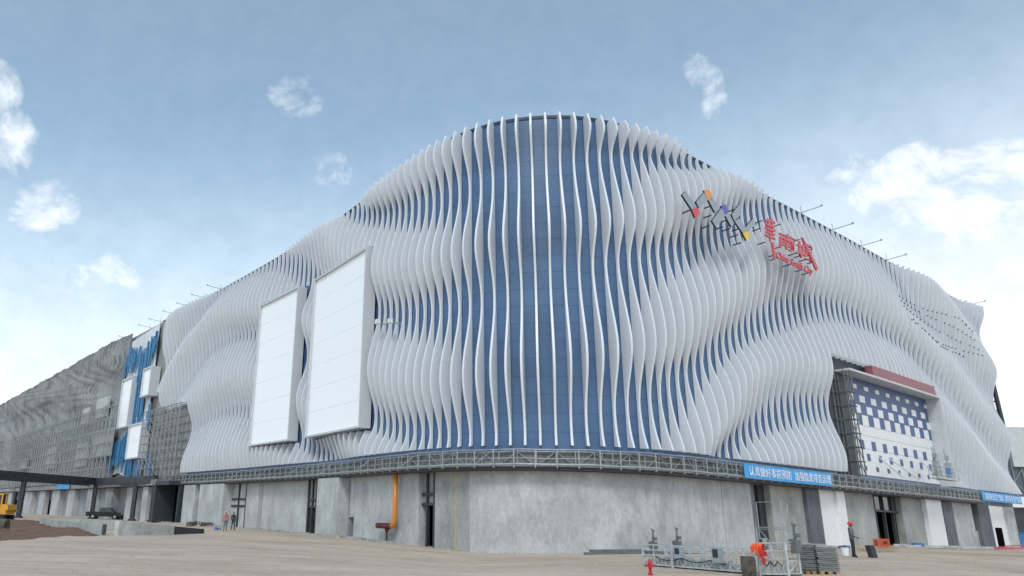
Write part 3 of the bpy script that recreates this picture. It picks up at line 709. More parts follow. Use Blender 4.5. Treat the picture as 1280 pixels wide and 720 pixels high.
# torn blue film strips over white boards
b=MB();b.fbox(-70,sbay-.1,.02,.10,5.9,zbay-.3,2.);b.build('rendered_wall','net_wall',mall)
b=MB();w=MB()
def strip(bb,x,y0,y1,o,wd,m=0):
    q=hit(x,y0,o);q2=hit(x,y1,o);wd*=rng.uniform(.85,1.1)
    bb.fbox(q[0]-wd/2,q[0]+wd/2,o-.1,o,min(q[1],q2[1]),max(q[1],q2[1]),9)
for i,x in enumerate(np.arange(139,200,1.7)):
    strip(w,x,(431-(x-160)*.66) if x>158 else (485 if x>151 else 552),588+rng.uniform(-6,6),.55,.9 if x>150 else 1.2)
def ragged(x0,x1,top,bot,o,gap,jt=7,jb=12):
    x=x0
    while x<x1:
        if rng.random()>gap:
            y0=top(x)+rng.uniform(-jt,jt);y1=bot(x)+rng.uniform(-jb,jb*.6)
            if y1-y0>3: strip(b,x,y0,y1,o+rng.uniform(-.12,.12),rng.uniform(.25,.6))
        x+=rng.uniform(.55,1.1)
ragged(162,177,lambda x:440-(x-162)*.5,lambda x:466-(x-162)*.5,1.0,.14)
ragged(176,197,lambda x:444-(x-176)*1.25,lambda x:486-(x-176)*2.5,1.0,.14)
ragged(156,163,lambda x:449,lambda x:472,1.0,.3)
ragged(169,182,lambda x:474,lambda x:538-(x-169)*.9,.95,.16,6,14)
ragged(181,190,lambda x:508,lambda x:536,.9,.55)
ragged(138,159,lambda x:560-(x-138)*.8,lambda x:588-(x-138)*.6,1.2,.08,4,8)
ragged(154,190,lambda x:572,lambda x:598-(x-154)*.05,.95,.5)
w.build('white_board','fin_white',mall);o_=b.build('blue_film','blue_film',mall);o_['kind']='stuff'
# ================================================================ ROOF OUTRIGGERS
first=None
def outrigger(x,y,tx,ty,label):
    global first
    s_=S(x,y,0);base=pos(s_,-.15,ZT+.22)
    ang=math.atan2(nrm(s_)[1],nrm(s_)[0])
    if first is None:
        t=thing('roof_outrigger',(0,0,0),label,'outrigger','outriggers over the roof edge')
        b=MB();b.bar((-1.4,0,.2),(1.8,0,.36),.06);b.build('arm','steel_grey',t)
        b=MB();b.bar((0,0,0),(0,0,.9),.045);b.build('post','steel_grey',t)
        b=MB();b.box((1.8,0,.40),(.08,.05,.08));b.build('pulley_head','steel_grey',t)
        first=t
    else:
        t=first.copy();COL.objects.link(t)
        for c in list(first.children):
            d=c.copy();COL.objects.link(d);d.parent=t
        t['label']=label
    t.location=tuple(base);t.rotation_euler=(0,0,ang)
OUT=[(1005,274,'roof edge outrigger just right of the red lettering, the first along the right wing'),
(1044,293,'second roof edge outrigger counting right from the red lettering'),
(1080,312,'third roof edge outrigger counting right from the red lettering'),
(1111,328,'fourth roof edge outrigger counting right from the red lettering, before the far lobes'),
(1212,383,'roof edge outrigger alone over the far right end of the fins'),
(274,364,'roof edge outrigger on the left wing, nearest to the screens'),
(254,376,'second roof edge outrigger left of the screens'),
(235,387,'third roof edge outrigger left of the screens'),
(217,397,'fourth roof edge outrigger left of the screens, over the left end of the fins'),
(199,407,'roof edge outrigger above the torn blue film, the nearer of two there'),
(185,417,'roof edge outrigger above the torn blue film, the farther of two there'),
(160,430,'roof edge outrigger where the grey netting begins')]
for x,y,l in OUT: outrigger(x,y,0,0,l)
# ================================================================ GROUND
b=MB()
rr=[0.01,3,6,10,14,18,22,26,30,34,38,42,46,50,55,60,66,72,80,90,105,125,150,180,220,280,400,700,1500,4000];na=240
vs=[]
for r in rr:
    for j in range(na):
        a=2*math.pi*j/na;x,y=r*math.sin(a),r*math.cos(a)
        vs.append((x,y,G(x,y)+(.012*math.sin(x*1.1+.7*y)*math.sin(y*.9) if r<60 else 0)))
fs=[(i*na+j,(i+1)*na+j,(i+1)*na+(j+1)%na,i*na+(j+1)%na)[::-1] for i in range(len(rr)-1) for j in range(na)]
b.add(vs,fs);struct(b.build('ground','ground',None,smooth=True))
# pale strip of paving at the far left, earth, kerb
def gsheet(name,pts,m,dz,res=1):
    b=MB();b.add([gpt(*p)+np.array([0,0,dz]) for p in pts],[tuple(range(len(pts)))[::-1]]);return struct(b.build(name,m,None))
E0,E1,E2,E3=[gpt(*p) for p in ((-40,679.5),(131,669.8),(52,652.5),(-40,648))]
b=MB();nu,nv=90,50;vs=[]
for j in range(nv+1):
    for i in range(nu+1):
        u,v=i/nu,j/nv;p=(E0*(1-u)+E1*u)*(1-v)+(E3*(1-u)+E2*u)*v
        ed=min(1,min(u,1-u)*9,min(v,1-v)*7)
        h=.10+.34*math.sin(p[0]*.45+1)*math.sin(p[1]*.32)+.16*math.sin(p[0]*1.3+p[1]*.8)+.10*math.sin(p[0]*2.9-p[1]*2.1)+rng.uniform(-.07,.07)
        vs.append(p+np.array([0,0,-.02+ed*(.10+max(-.08,h)*.4)]))
fs=[(j*(nu+1)+i,j*(nu+1)+i+1,(j+1)*(nu+1)+i+1,(j+1)*(nu+1)+i) for j in range(nv) for i in range(nu)]
b.add(vs,fs);struct(b.build('bare_earth','earth',None,smooth=True))
b=MB();rg=np.random.default_rng(11)
def pebble(x,y,r):
    z=G(x,y);a=rg.uniform(0,6.28);k=[(math.cos(a+t)*r*rg.uniform(.7,1.2),math.sin(a+t)*r*rg.uniform(.7,1.2)) for t in np.arange(5)*1.2566]
    b.add([(x+p,y+q,z-.01) for p,q in k]+[(x+p*.5,y+q*.5,z+r*rg.uniform(.5,.9)) for p,q in k],[(0,1,6,5),(1,2,7,6),(2,3,8,7),(3,4,9,8),(4,0,5,9),(5,6,7,8,9)])
for _ in range(1500):
    y=rg.uniform(17,60);x=rg.uniform(-.62,.95)*y*.9;pebble(x,y,abs(rg.normal(0,.018))+.012)
for _ in range(700):
    a=rg.uniform(-70,60);q=pos(a,rg.uniform(.15,2.2)**1.0);pebble(q[0],q[1],abs(rg.normal(0,.05))+.02)
for _ in range(60):
    cx,cy=rg.uniform(-20,30),rg.uniform(20,42)
    for _ in range(8): pebble(cx+rg.normal(0,.4),cy+rg.normal(0,.4),abs(rg.normal(0,.03))+.01)
tag(b.build('gravel','stone_crumb',None),'loose grey stones and crumbs of concrete scattered over the bare ground','gravel',None,'stuff')
# ---- low concrete walls
def lowwall(label,pts,th,m,name='low_concrete_wall',cap=None):
    """pts: (foot x, foot y, top y) along the wall in the picture"""
    A=[]
    for x,y,ty in pts:
        f=gpt(x,y);d=math.hypot(f[0],f[1]);t=atd(x,ty,d);A.append((f,t[2]))
    d=A[-1][0]-A[0][0];d[2]=0;d/=np.linalg.norm(d);nb=np.array([-d[1],d[0],0]);
    if nb[1]<0: nb=-nb
    b=MB()
    for (f0,t0),(f1,t1) in zip(A[:-1],A[1:]):
        b.hexa([f0-[0,0,.2],f1-[0,0,.2],f1+nb*th-[0,0,.2],f0+nb*th-[0,0,.2],[f0[0],f0[1],t0],[f1[0],f1[1],t1],[f1[0]+nb[0]*th,f1[1]+nb[1]*th,t1],[f0[0]+nb[0]*th,f0[1]+nb[1]*th,t0]])
    o=b.build(name,m,None);return tag(o,label,'wall')
lowwall('low mossy concrete ramp wall beside the bare earth, sloping down to the right',((48.7,659,648),(125,669,656.5)),.35,'concrete_old')
lowwall('low concrete wall set back behind the ramp opening, below the parked pickup',((84,661,649),(150,664,650.3)),.3,'concrete_old')
lowwall('pale low concrete wall in front of the dark canopy post',((147,669.6,651),(217,668.6,657.5)),.35,'concrete_pale')
lowwall('low black plinth at the right end of the pale low concrete wall',((218,668.2,658),(255,667,661.2)),1.2,'steel_dark','low_plinth')
p=gpt(127,669.2);b=MB();b.box(p+[0,.3,.35],(.09,.09,.30));tag(b.build('stub_post','steel_dark',None),'short black stub post at the lower end of the mossy ramp wall','post')
# ---- canopy
ct=thing('steel_canopy',gpt(114,648.5),'unfinished black steel canopy frame of posts and beams at the far left','canopy')
D0=105.
def cp(x,y,dist=None): 
    f=gpt(x,y);return f
posts=[(22.5,647.5,'f'),(114,648.3,'f'),(164.5,651,'f'),(188.5,652.5,'f'),(15,640.5,'b')]
zt=None
F=[gpt(x,y) for x,y,_ in posts]
def topz(i,ty,tx):
    d=math.hypot(F[i][0],F[i][1]);return atd(tx,ty,d)[2]
ztop_=[topz(0,590,32),topz(1,593,120),topz(2,596.5,171),topz(3,598,193)]
print('canopy tops',ztop_,[np.round(f,1) for f in F])
zc_=float(np.mean(ztop_))
for i,(f,p_) in enumerate(zip(F,posts)):
    b=MB();w=.42 if i<4 else .38
    b.box([f[0],f[1],(zc_+f[2])/2-.1],(w*.62,w*.62,(zc_-f[2])/2-.12));b.box([f[0],f[1],f[2]+.12],(w,w,.12));b.build('post','steel_dark',ct)
line=[F[0]+(F[0]-F[1])*.9,F[0],F[1],F[2],F[3]]
b=MB()
for a,c in zip(line[:-1],line[1:]):
    b.bar([a[0],a[1],zc_-.55],[c[0],c[1],zc_-.55],.5,1.05)
b.build('front_beam','steel_dark',ct)
b=MB()
bk=np.array([-4.,14,0])
for a,c in zip(line[:-2],line[1:-1]): b.bar([a[0]+bk[0],a[1]+bk[1],zc_-.5],[c[0]+bk[0],c[1]+bk[1],zc_-.5],.4,.9)
b.build('rear_beam','steel_dark',ct)
b=MB()
for a in line[:-1]: b.bar([a[0],a[1],zc_-.5],[a[0]+bk[0],a[1]+bk[1],zc_-.5],.35,.8)
b.build('cross_beam','steel_dark',ct)
# dark porch between canopy and building
b=MB();sp0,sp1=S(193.5,640,2.2),S(211,640,2.2)
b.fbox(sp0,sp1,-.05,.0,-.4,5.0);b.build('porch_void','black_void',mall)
b=MB();b.fbox(sp0,sp0+.4,0,2.6,-.4,4.6);b.fbox(sp1-.4,sp1,0.01,1.2,-.4,4.6);b.fbox(sp0,sp1,0,2.6,4.62,5.1);b.build('porch_frame','steel_dark',mall)
# ---- kerb and clutter along the wall base
b=MB()
for a in np.arange(-66,-12,2.1):
    q=pos(a,1.35,0);g=G(q[0],q[1])
    b.fbox(a,a+rng.uniform(1.5,2.05),1.25+rng.uniform(-.1,.1),1.45,g-.05,g+rng.uniform(.1,.2),1.)
for o in split(b,'edging_board','concrete_old'): tag(o,'rough grey edging board lying along the foot of the left wall','edging board','edging boards along the left wall')
b=MB()
for x0,x1,y,dz in ((731,806,693.2,.07),(742,800,692.6,.07),(738,815,692.9,.20),(808,905,692.5,.07),(800,870,692.,.07)):
    p0=gpt(x0,y+.3);p1=gpt(x1,y-.4);b.bar(p0+[0,0,dz],p1+[0,0,dz],.22,.13)
for o in split(b,'steel_bar','scaffold_dark'): tag(o,'long grey steel bar lying at the foot of the curved concrete wall','steel bar','steel bars at the wall foot')
# ================================================================ GAS PIPE
s_,z_=hit(494,650,.35);q=pos(s_,0,G(*pos(s_)[:2]))
gp=thing('gas_pipe',q,'orange gas pipe running down the left concrete wall to a dark red valve','pipe')
zb_=hit(496,658,.4)[1];sl=hit(472,657,.4)[0]
b=MB();b.tube([pos(s_,.4,4.75),pos(s_,.4,zb_+.4),pos(s_-.08,.4,zb_+.14),pos(s_-.22,.4,zb_+.04),pos(s_-.5,.4,zb_)],.17,14);b.build('riser','pipe_orange',gp,smooth=True)
b=MB();b.tube([pos(s_-.5,.4,zb_),pos(s_-1.0,.4,zb_)],.2,14);b.tube([pos(s_-1.15,.4,zb_),pos(sl,.4,zb_)],.2,14);b.tube([pos(s_-1.0,.4,zb_),pos(s_-1.15,.4,zb_)],.2,14)
b.build('valve','rust_red',gp)
b=MB();m_=pos(s_-1.1,.4,0);b.tube([m_+[0,0,-.1],m_+[0,0,zb_-.15]],.07,8);b.tube([m_+[0,0,zb_-.5],m_+[0,0,zb_-.2]],[.07,.17],8);b.build('stand','rust_red',gp)
b=MB();b.fbox(sl-.5,s_-.1,.25,.6,-.25,-.02);b.build('foot','steel_dark',gp)
# ================================================================ HYDRANT
h=gpt(813.2,719);hy=thing('fire_hydrant',h,'small red fire hydrant on the bare ground in front of the work platform','hydrant')
b=MB();k=.64;b.lathe(h,[(.13*k,.0),(.13*k,.06),(.085*k,.08),(.085*k,.42*k)],14);b.build('barrel','hydrant_red',hy,smooth=False)
b=MB();b.lathe(h+[0,0,.42*k],[(.12*k,0),(.12*k,.05),(.10*k,.06),(.115*k,.2*k),(.10*k,.28*k),(.05*k,.36*k),(.03*k,.36*k),(.03*k,.44*k)],14);b.build('bonnet','hydrant_red',hy)
for sx in (-1,1):
    b=MB();b.lathe(h+[sx*.05,0,.5*k],[(.06*k,0),(.06*k,.12*k),(.08*k,.12*k),(.08*k,.18*k)],10,0,((0,1,0),(0,0,1),(sx,0,0)));b.build('outlet','hydrant_red',hy)
b=MB();b.lathe(h+[0,-.05,.48*k],[(.07*k,0),(.07*k,.1*k),(.09*k,.1*k),(.09*k,.15*k)],10,0,((1,0,0),(0,0,1),(0,-1,0)));b.build('outlet','hydrant_red',hy)
# ================================================================ WORK PLATFORMS
def platform(name,label,p0,p1,width,hrail,ztop,grid,boxes,hoists,group=None,zfoot=.08,dark=False):
    """lattice gondola between ground points p0,p1 (front edge)"""
    p0=np.array(p0);p1=np.array(p1);d=p1-p0;L=np.linalg.norm(d[:2]);ang=math.atan2(d[1],d[0])
    X_=d/np.linalg.norm(d);Y_=np.array([-X_[1],X_[0],0]);Y_/=np.linalg.norm(Y_)
    if Y_[1]<0:Y_=-Y_
    Zv=np.array([0,0,1.])
    P=lambda x,y,z:p0+X_*x+Y_*y+Zv*z
    t=thing(name,p0,label,'work platform',group)
    b=MB();b.bar(P(0,width/2,zfoot+.03),P(L,width/2,zfoot+.03),width-.06,.03,up=(0,0,1));b.build('floor_plate','galv',t)
    for y,nm in ((0,'front_side'),(width,'rear_side')):
        b=MB()
        for z in (zfoot,zfoot+hrail*.48,zfoot+hrail*.74,zfoot+hrail): b.bar(P(0,y,z),P(L,y,z),.05)
        n=max(2,int(L/grid))
        for i in range(n+1): b.bar(P(L*i/n,y,zfoot),P(L*i/n,y,zfoot+hrail),.045)
        m=n*2
        for i in range(m): b.bar(P(L*i/m,y,zfoot if i%2 else zfoot+hrail*.48),P(L*(i+1)/m,y,zfoot+hrail*.48 if i%2 else zfoot),.03)
        # fine infill mesh between the lower rails
        k=int(L/.18)
        for i in range(k): b.bar(P(L*i/k,y+.02,zfoot+.03),P(L*i/k,y+.02,zfoot+hrail*.46),.012)
        b.build(nm,'galv',t)
    for x in (0,L):
        b=MB()
        for y in (0,width): b.bar(P(x,y,0),P(x,y,ztop),.07)
        for z in (.1,hrail*.5,hrail,ztop): b.bar(P(x,0,z),P(x,width,z),.05)
        b.bar(P(x,0,.1),P(x,width,hrail*.5),.035)
        b.build('end_frame','galv',t)
    for x,y,z,w,hh in boxes:
        b=MB();c=P(x,y,z);b.box(c,(w/2,.11,hh/2),(X_,Y_,Zv));bx=b.build('control_box','sign_grey',t)
        b=MB();b.box(P(x,y-.115,z+hh*.12),(w*.34,.012,hh*.27),(X_,Y_,Zv));b.build('box_door','glass_dark',bx)
    for x,y,z in hoists:
        b=MB();b.box(P(x,y,z+.2),(.12,.12,.22),(X_,Y_,Zv));b.tube([P(x,y,z+.4),P(x,y,z+.95)],.04,8);b.box(P(x+.08,y,z+.55),(.09,.07,.07),(X_,Y_,Zv))
        b.tube([P(x-.02,y,z+.8),P(x-.08,y,z+.98)],.018,6);b.tube([P(x,y,z+.8),P(x+.1,y,z+.92)],.015,6);b.lathe(P(x-.12,y,z+.35),[(.09,-.1),(.11,0),(.09,.1)],10,0,(Y_,Zv,X_));b.build('hoist','scaffold_dark',t)
    b=MB();pts=[]
    for i in range(25): u=i/24;pts.append(P(L*(.15+.7*u),-.05,zfoot+hrail*(.42-.16*abs(math.sin(u*math.pi*2.5)))))
    b.tube(pts,.018,5);b.build('cable','rubber',t)
    b=MB()
    for i in range(5): b.box(P(L*(.1+.2*i),width/2,.035),(.15,width/2,.04),(X_,Y_,Zv))
    split(b,'skid','block_dark',t)
    return t,P,L
a0=gpt(804.5,707.2);a1=gpt(932,717.8)
L_=np.linalg.norm(a1-a0);print('platform L',L_)
hh=1.0
wp,P1,L1=platform('work_platform','long galvanised lattice work platform lying on the ground behind the red hydrant',a0,a1,.72,.78,.86,.62,
 [(L_*.42,-.1,.62,.34,.42),(L_*.79,-.1,.60,.36,.55)],[(.3,.36,.55),(L_*.30,.45,.62)])
b=MB();b.bar(P1(L_*.33,-.05,0),P1(L_*.33,-.05,.95),.09);b.build('upright','galv',wp)
b=MB();
for x in np.linspace(.4,L1-.5,9): b.box(P1(x,.36,.2+rng.uniform(0,.1)),(rng.uniform(.1,.35),.2,rng.uniform(.04,.14)))
b.build('loose_material','concrete_pale',wp)
c0=gpt(951,720.5);c1=gpt(986,721)
p2,P2,L2=platform('work_platform','short galvanised work platform section with an orange jacket on its left end',c0,c1,.6,1.0,1.08,.45,[(.0,.3,1.12,.16,.26)],[(float(np.linalg.norm(c1-c0))+.1,.4,.75)])
# hung orange jacket
jk=thing('safety_jacket',P2(.02,-.08,.75),'crumpled orange and red safety jacket hung over the end of the short work platform','jacket')
def blob(pts,rs,name,m,par,n=12):
    b=MB();b.tube(pts,rs,n);return b.build(name,m,par,smooth=True)
def drape(cx,w0,w1,z0,z1,y,lean,name,m):
    # cloth folded over the rail: two wrinkled leaves joined along the top
    b=MB();nu,nv=14,16;vs=[]
    for side in (0,1):
        for j in range(nv+1):
            t=j/nv;zz=z1+(z0-z1)*t*(1 if side==0 else .55);hw=(w0+(w1-w0)*t)/2
            for i in range(nu+1):
                u=-1+2*i/nu;wr=.022*math.sin(u*7+t*5)+.018*math.sin(u*13-t*9)
                yy=y-(.05+.05*math.sin(math.pi*min(1,t*3)/2)+wr) if side==0 else y+.06+wr*.7
                vs.append(P2(cx+u*hw*(1+.12*math.sin(t*8+u))+lean*t,yy+(.03*(1-t) if side==0 else 0),zz+.03*math.sin(u*4)*t-.02*u*u))
    k=nu+1;m0=(nv+1)*k
    fs=[(o+j*k+i,o+j*k+i+1,o+(j+1)*k+i+1,o+(j+1)*k+i) for o in(0,m0) for j in range(nv) for i in range(nu)]
    fs+=[(i,m0+i,m0+i+1,i+1) for i in range(nu)]
    b.add(vs,fs);ob=b.build(name,m,jk,smooth=True)
    so=ob.modifiers.new('cloth','SOLIDIFY');so.thickness=.02
drape(.04,.36,.30,.72,1.10,0.,.06,'jacket_body','vest_orange')
drape(.17,.15,.13,.42,.98,-.05,.14,'sleeve','vest_red')
drape(-.12,.12,.10,.80,1.06,-.03,-.03,'sleeve','vest_orange')
# scaffold frame behind
def frame(x0,y0,x1,y1,topy,label):
    f0=gpt(x0,y0);f1=gpt(x1,y1);d=math.hypot(f0[0],f0[1]);zt_=atd(x0-4,topy,d)[2]
    t=thing('mobile_scaffold',f0,label,'scaffold frame');b=MB()
    mid=(f0+f1)/2
    for f in (f0,f1): b.tube([f,[f[0],f[1],zt_]],.022,8)
    split(b,'upright','galv_dull',t)
    b=MB()
    for z in (zt_,zt_*.55): b.tube([[f0[0],f0[1],z],[f1[0],f1[1],z]],.018,8)
    b.build('crossbar','galv_dull',t)
    b=MB();b.tube([[f0[0],f0[1],zt_*.55],[f1[0],f1[1],.1]],.02,6);b.tube([[f1[0],f1[1],zt_*.97],[f1[0]+.55,f1[1]+.5,zt_*.97]],.02,6);b.tube([[f1[0]+.55,f1[1]+.5,zt_*.97],[f1[0]+.62,f1[1]+.5,0]],.02,6)
    b.tube([[f1[0],f1[1],zt_*.5],[f1[0]+.6,f1[1]+.5,zt_*.95]],.015,6);b.build('cross_brace','galv_dull',t)
frame(953,699,984,700,628,'tall thin grey scaffold frame standing behind the short work platform')
frame(951,712,982,713,659,'low thin grey scaffold frame standing inside the short work platform')
# board stacks
def boards(x0,x1,y,topy,label):
    f0=gpt(x0,y);f1=gpt(x1,y);d=math.hypot(f0[0],f0[1]);zt_=atd(x0,topy,d)[2];X_=(f1-f0);w=np.linalg.norm(X_);X_/=w;Y_=np.array([-X_[1],X_[0],0])
    t=thing('board_stack',(f0+f1)/2,label,'board stack','stacks of grey boards beside the work platform')
    n=13;h=(zt_-f0[2]-.1)/n
    b=MB()
    for i in range(3): b.box(f0+X_*w*(.15+.35*i)+Y_*.5+[0,0,.05],(.06,.55,.05),(X_,Y_,(0,0,1)))
    b.build('bearer','timber',t)
    for i in range(n):
        b=MB();jx,jy=rng.uniform(-.03,.03),rng.uniform(-.03,.03);hw=w/2-rng.uniform(0,.04)
        z=f0[2]+.1+h*i
        # slightly sagging sheet
        vs=[];m=8
        for k in range(m+1):
            u=-1+2*k/m;sg=-.035*(1-u*u)*(.4+.6*rng.random())
            c=(f0+f1)/2+X_*(u*hw+jx);
            for yy,zz in((jy,h*.06),(1.0+jy,h*.06),(1.0+jy,h*.86),(jy,h*.86)): vs.append([*(c+Y_*yy)[:2],z+zz+sg*.5])
        fs=[(4*k+j,4*k+(j+1)%4,4*k+4+(j+1)%4,4*k+4+j) for k in range(m) for j in range(4)]+[(0,1,2,3),(4*m+3,4*m+2,4*m+1,4*m)]
        b.add(vs,fs);b.build('board',['board_grey','concrete_old','block_dark'][0 if i%4 else (1 if i==12 else 0)],t)
boards(999,1022.5,717.5,678.5,'stack of sagging grey boards close against the short work platform')
boards(1024,1052,718,681.5,'stack of sagging grey boards farther right, toward the worker in a red helmet')
f=gpt(939,721);b=MB();b.box(f+[0,.12,.33],(.22,.12,.33),((1,.1,0),(-.1,1,0),(0,0,1)))
bm=bmesh.new()
o=b.build('rusty_block','block_dark',None);bm.from_mesh(o.data);bmesh.ops.bevel(bm,geom=bm.edges[:],offset=.03,segments=2,affect='EDGES');bm.to_mesh(o.data);bm.free()
tag(o,'dark rough stained concrete block standing left of the orange jacket','block')
# bits on the right
f=gpt(1057,694.5);t=thing('bucket',f,'white plastic bucket on the ground beside the grey board stack','bucket')
b=MB();b.lathe(f,[(.15,0),(.185,.36),(.195,.36),(.195,.39),(.17,.39)],16);b.build('pail','bucket_white',t)
b=MB();b.tube([f+[.19*math.cos(a),-.02,.36+.15*math.sin(a)] for a in np.linspace(0,math.pi,9)],.01,5);b.build('handle','steel_grey',t)
def heap(name,label,cat,x0,x1,y,h,m,n=4,dep=.8):
    p0=gpt(x0,y);p1=gpt(x1,y);b=MB()
    for i in range(n):
        u=(i+.5)/n;c=p0*(1-u)+p1*u;b.box(c+[rng.uniform(-.1,.1),rng.uniform(0,dep),h*(.4+.3*rng.random())],(np.linalg.norm(p1-p0)/n*.62,dep*.4,h*.5*rng.uniform(.6,1)),((math.cos(i*.7-.3),math.sin(i*.7-.3)*.3,.05*(-1)**i),(-math.sin(.2),math.cos(.2),0),(0,0,1)))
    return tag(b.build(name,m,None),label,cat,None,'stuff' if n>4 else None)
heap('tarp_bundle','folded blue tarpaulin at the wall foot just left of the worker in a red helmet','tarpaulin',1056,1064,687,.22,'sheet_blue',3)
f=gpt(1105.5,684.8);t=thing('generator',f,'red and orange boxy generator in front of the dark glazed doors','generator')
b=MB();b.box(f+[0,.3,.33],(.36,.28,.24));b.build('housing','box_red',t);b=MB()
for sx in(-1,1):
    for yy in (0,.6): b.bar(f+[sx*.4,yy,.02],f+[sx*.4,yy,.64],.04)
    b.bar(f+[sx*.4,0,.62],f+[sx*.4,.6,.62],.04)
for yy in(0,.6): b.bar(f+[-.4,yy,.62],f+[.4,yy,.62],.04)
b.build('frame','vest_orange',t);b=MB();b.box(f+[.12,.01,.36],(.15,.012,.11));b.build('panel','steel_dark',t)
heap('cement_bags','small blue and white bags at the wall foot right of the dark glazed doors','bags',1148,1155,683.5,.35,'sheet_blue',3,.4)
b=MB()
for i,(x0,x1,y) in enumerate(((1242,1272,686),(1248,1279,687.2),(1244,1281,688.2),(1256,1285,685.5))):
    b.tube([gpt(x0,y)+[0,0,.12+.1*(i%2)],gpt(x1,y+.6)+[0,0,.12+.08*i]],.055,8)
for o in split(b,'red_pipe','pipe_red'): tag(o,'long red pipe lying loose on the ground at the far right','pipe','red pipes on the ground')
b=MB()
for i,(x0,x1,y) in enumerate(((1073,1097,688),(1078,1092,689.5),(1094,1122,689.8),(1100,1118,688.6))): b.bar(gpt(x0,y)+[0,0,.07+.05*i],gpt(x1,y-.4)+[0,0,.07+.05*i],.22,.06)
for o in split(b,'timber_plank','timber'): tag(o,'orange brown timber plank lying on the ground near the worker in a red helmet','plank','scattered timber planks')
f=gpt(1092,697);b=MB()
for k in range(3): b.box(f+[-.12+.12*k,.1*k,.27],(.045,.2,.28),((1,0,.18),(0,1,0),(-.18,0,1)))
for o in split(b,'leaning_slab','steel_dark'): tag(o,'small dark slab leaning upright right of the worker in a red helmet','slab','small dark slabs')
b=MB()
for x0,x1,y,r in((1120,1135,683.5,.12),(1135,1150,684.4,.10),(1160,1200,685.5,.12),(1200,1240,686.5,.12)): b.bar(gpt(x0,y)+[0,0,r],gpt(x1,y)+[0,0,r],.3,.2)
for o in split(b,'kerb_stone','concrete_pale'): tag(o,'pale kerb stone in the broken line along the foot of the right wing','kerb stone','kerb stones along the right wing')
heap('tarp_bundle','small blue sheet lying on the ground left of the worker in pink','tarpaulin',267,274,662.5,.22,'sheet_blue',3)
heap('rubble_pile','dark rubble heaped along the wall foot left of the workers','rubble',232,262,658,.45,'block_dark',7)
# ---- suspended platform against the right wing
s_,z_=hit(1186,603,2.6);sp=thing('suspended_platform',pos(s_,2.3,6.3),'small suspended work cradle hanging by the right edge of the checkered recess','work platform')
b=MB();w=2.6
zb0=6.3
b.fbox(s_-w,s_+w,1.95,2.75,zb0,zb0+.08)
for o in (1.97,2.72):
    for z in (.4,.8,1.15): b.fbar((s_-w,o,zb0+z),(s_+w,o,zb0+z),.06)
    for a in np.linspace(s_-w,s_+w,7): b.fbar((a,o,zb0),(a,o,zb0+1.15),.05)
b.build('basket','galv',sp)
b=MB()
for a in (s_-w*.6,s_+w*.6):
    b=MB();b.fbox(a-.3,a+.3,2.1,2.6,zb0+.3,zb0+1.6);b.tube([pos(a,2.35,zb0+1.5),pos(a,2.2,zb0+2.9)],.06,6);b.fbox(a-.15,a+.15,2.2,2.5,zb0+1.9,zb0+2.3)
    b.build('hoist','steel_grey',sp)
b=MB();b.fbox(s_-.7,s_+.5,2.74,2.8,zb0+.45,zb0+1.05);b.build('control_box','sheet_blue',sp)
b=MB()
for a in (s_-w*.6,s_+w*.6): b.tube([pos(a,2.35,zb0+2.2),pos(a,2.2,ZT+.3)],.006,4)
split(b,'wire_rope','steel_dark',sp)
# ---- floodlights between fins
for x,y in ((471,402),(487,401)):
    s_,z_=hit(x,y,1.2);t=thing('floodlight',pos(s_,1.2,z_),'small white box lamp between the fins right of the larger screen, '+('nearer the screen' if x<480 else 'farther from the screen'),'lamp')
    b=MB();b.fbox(s_-.16,s_+.16,1.0,1.3,z_-.17,z_+.17);b.build('housing','bucket_white',t)
    b=MB();b.fbar((s_,0.05,z_-.1),(s_,1.0,z_-.1),.08);b.build('arm','steel_grey',t)
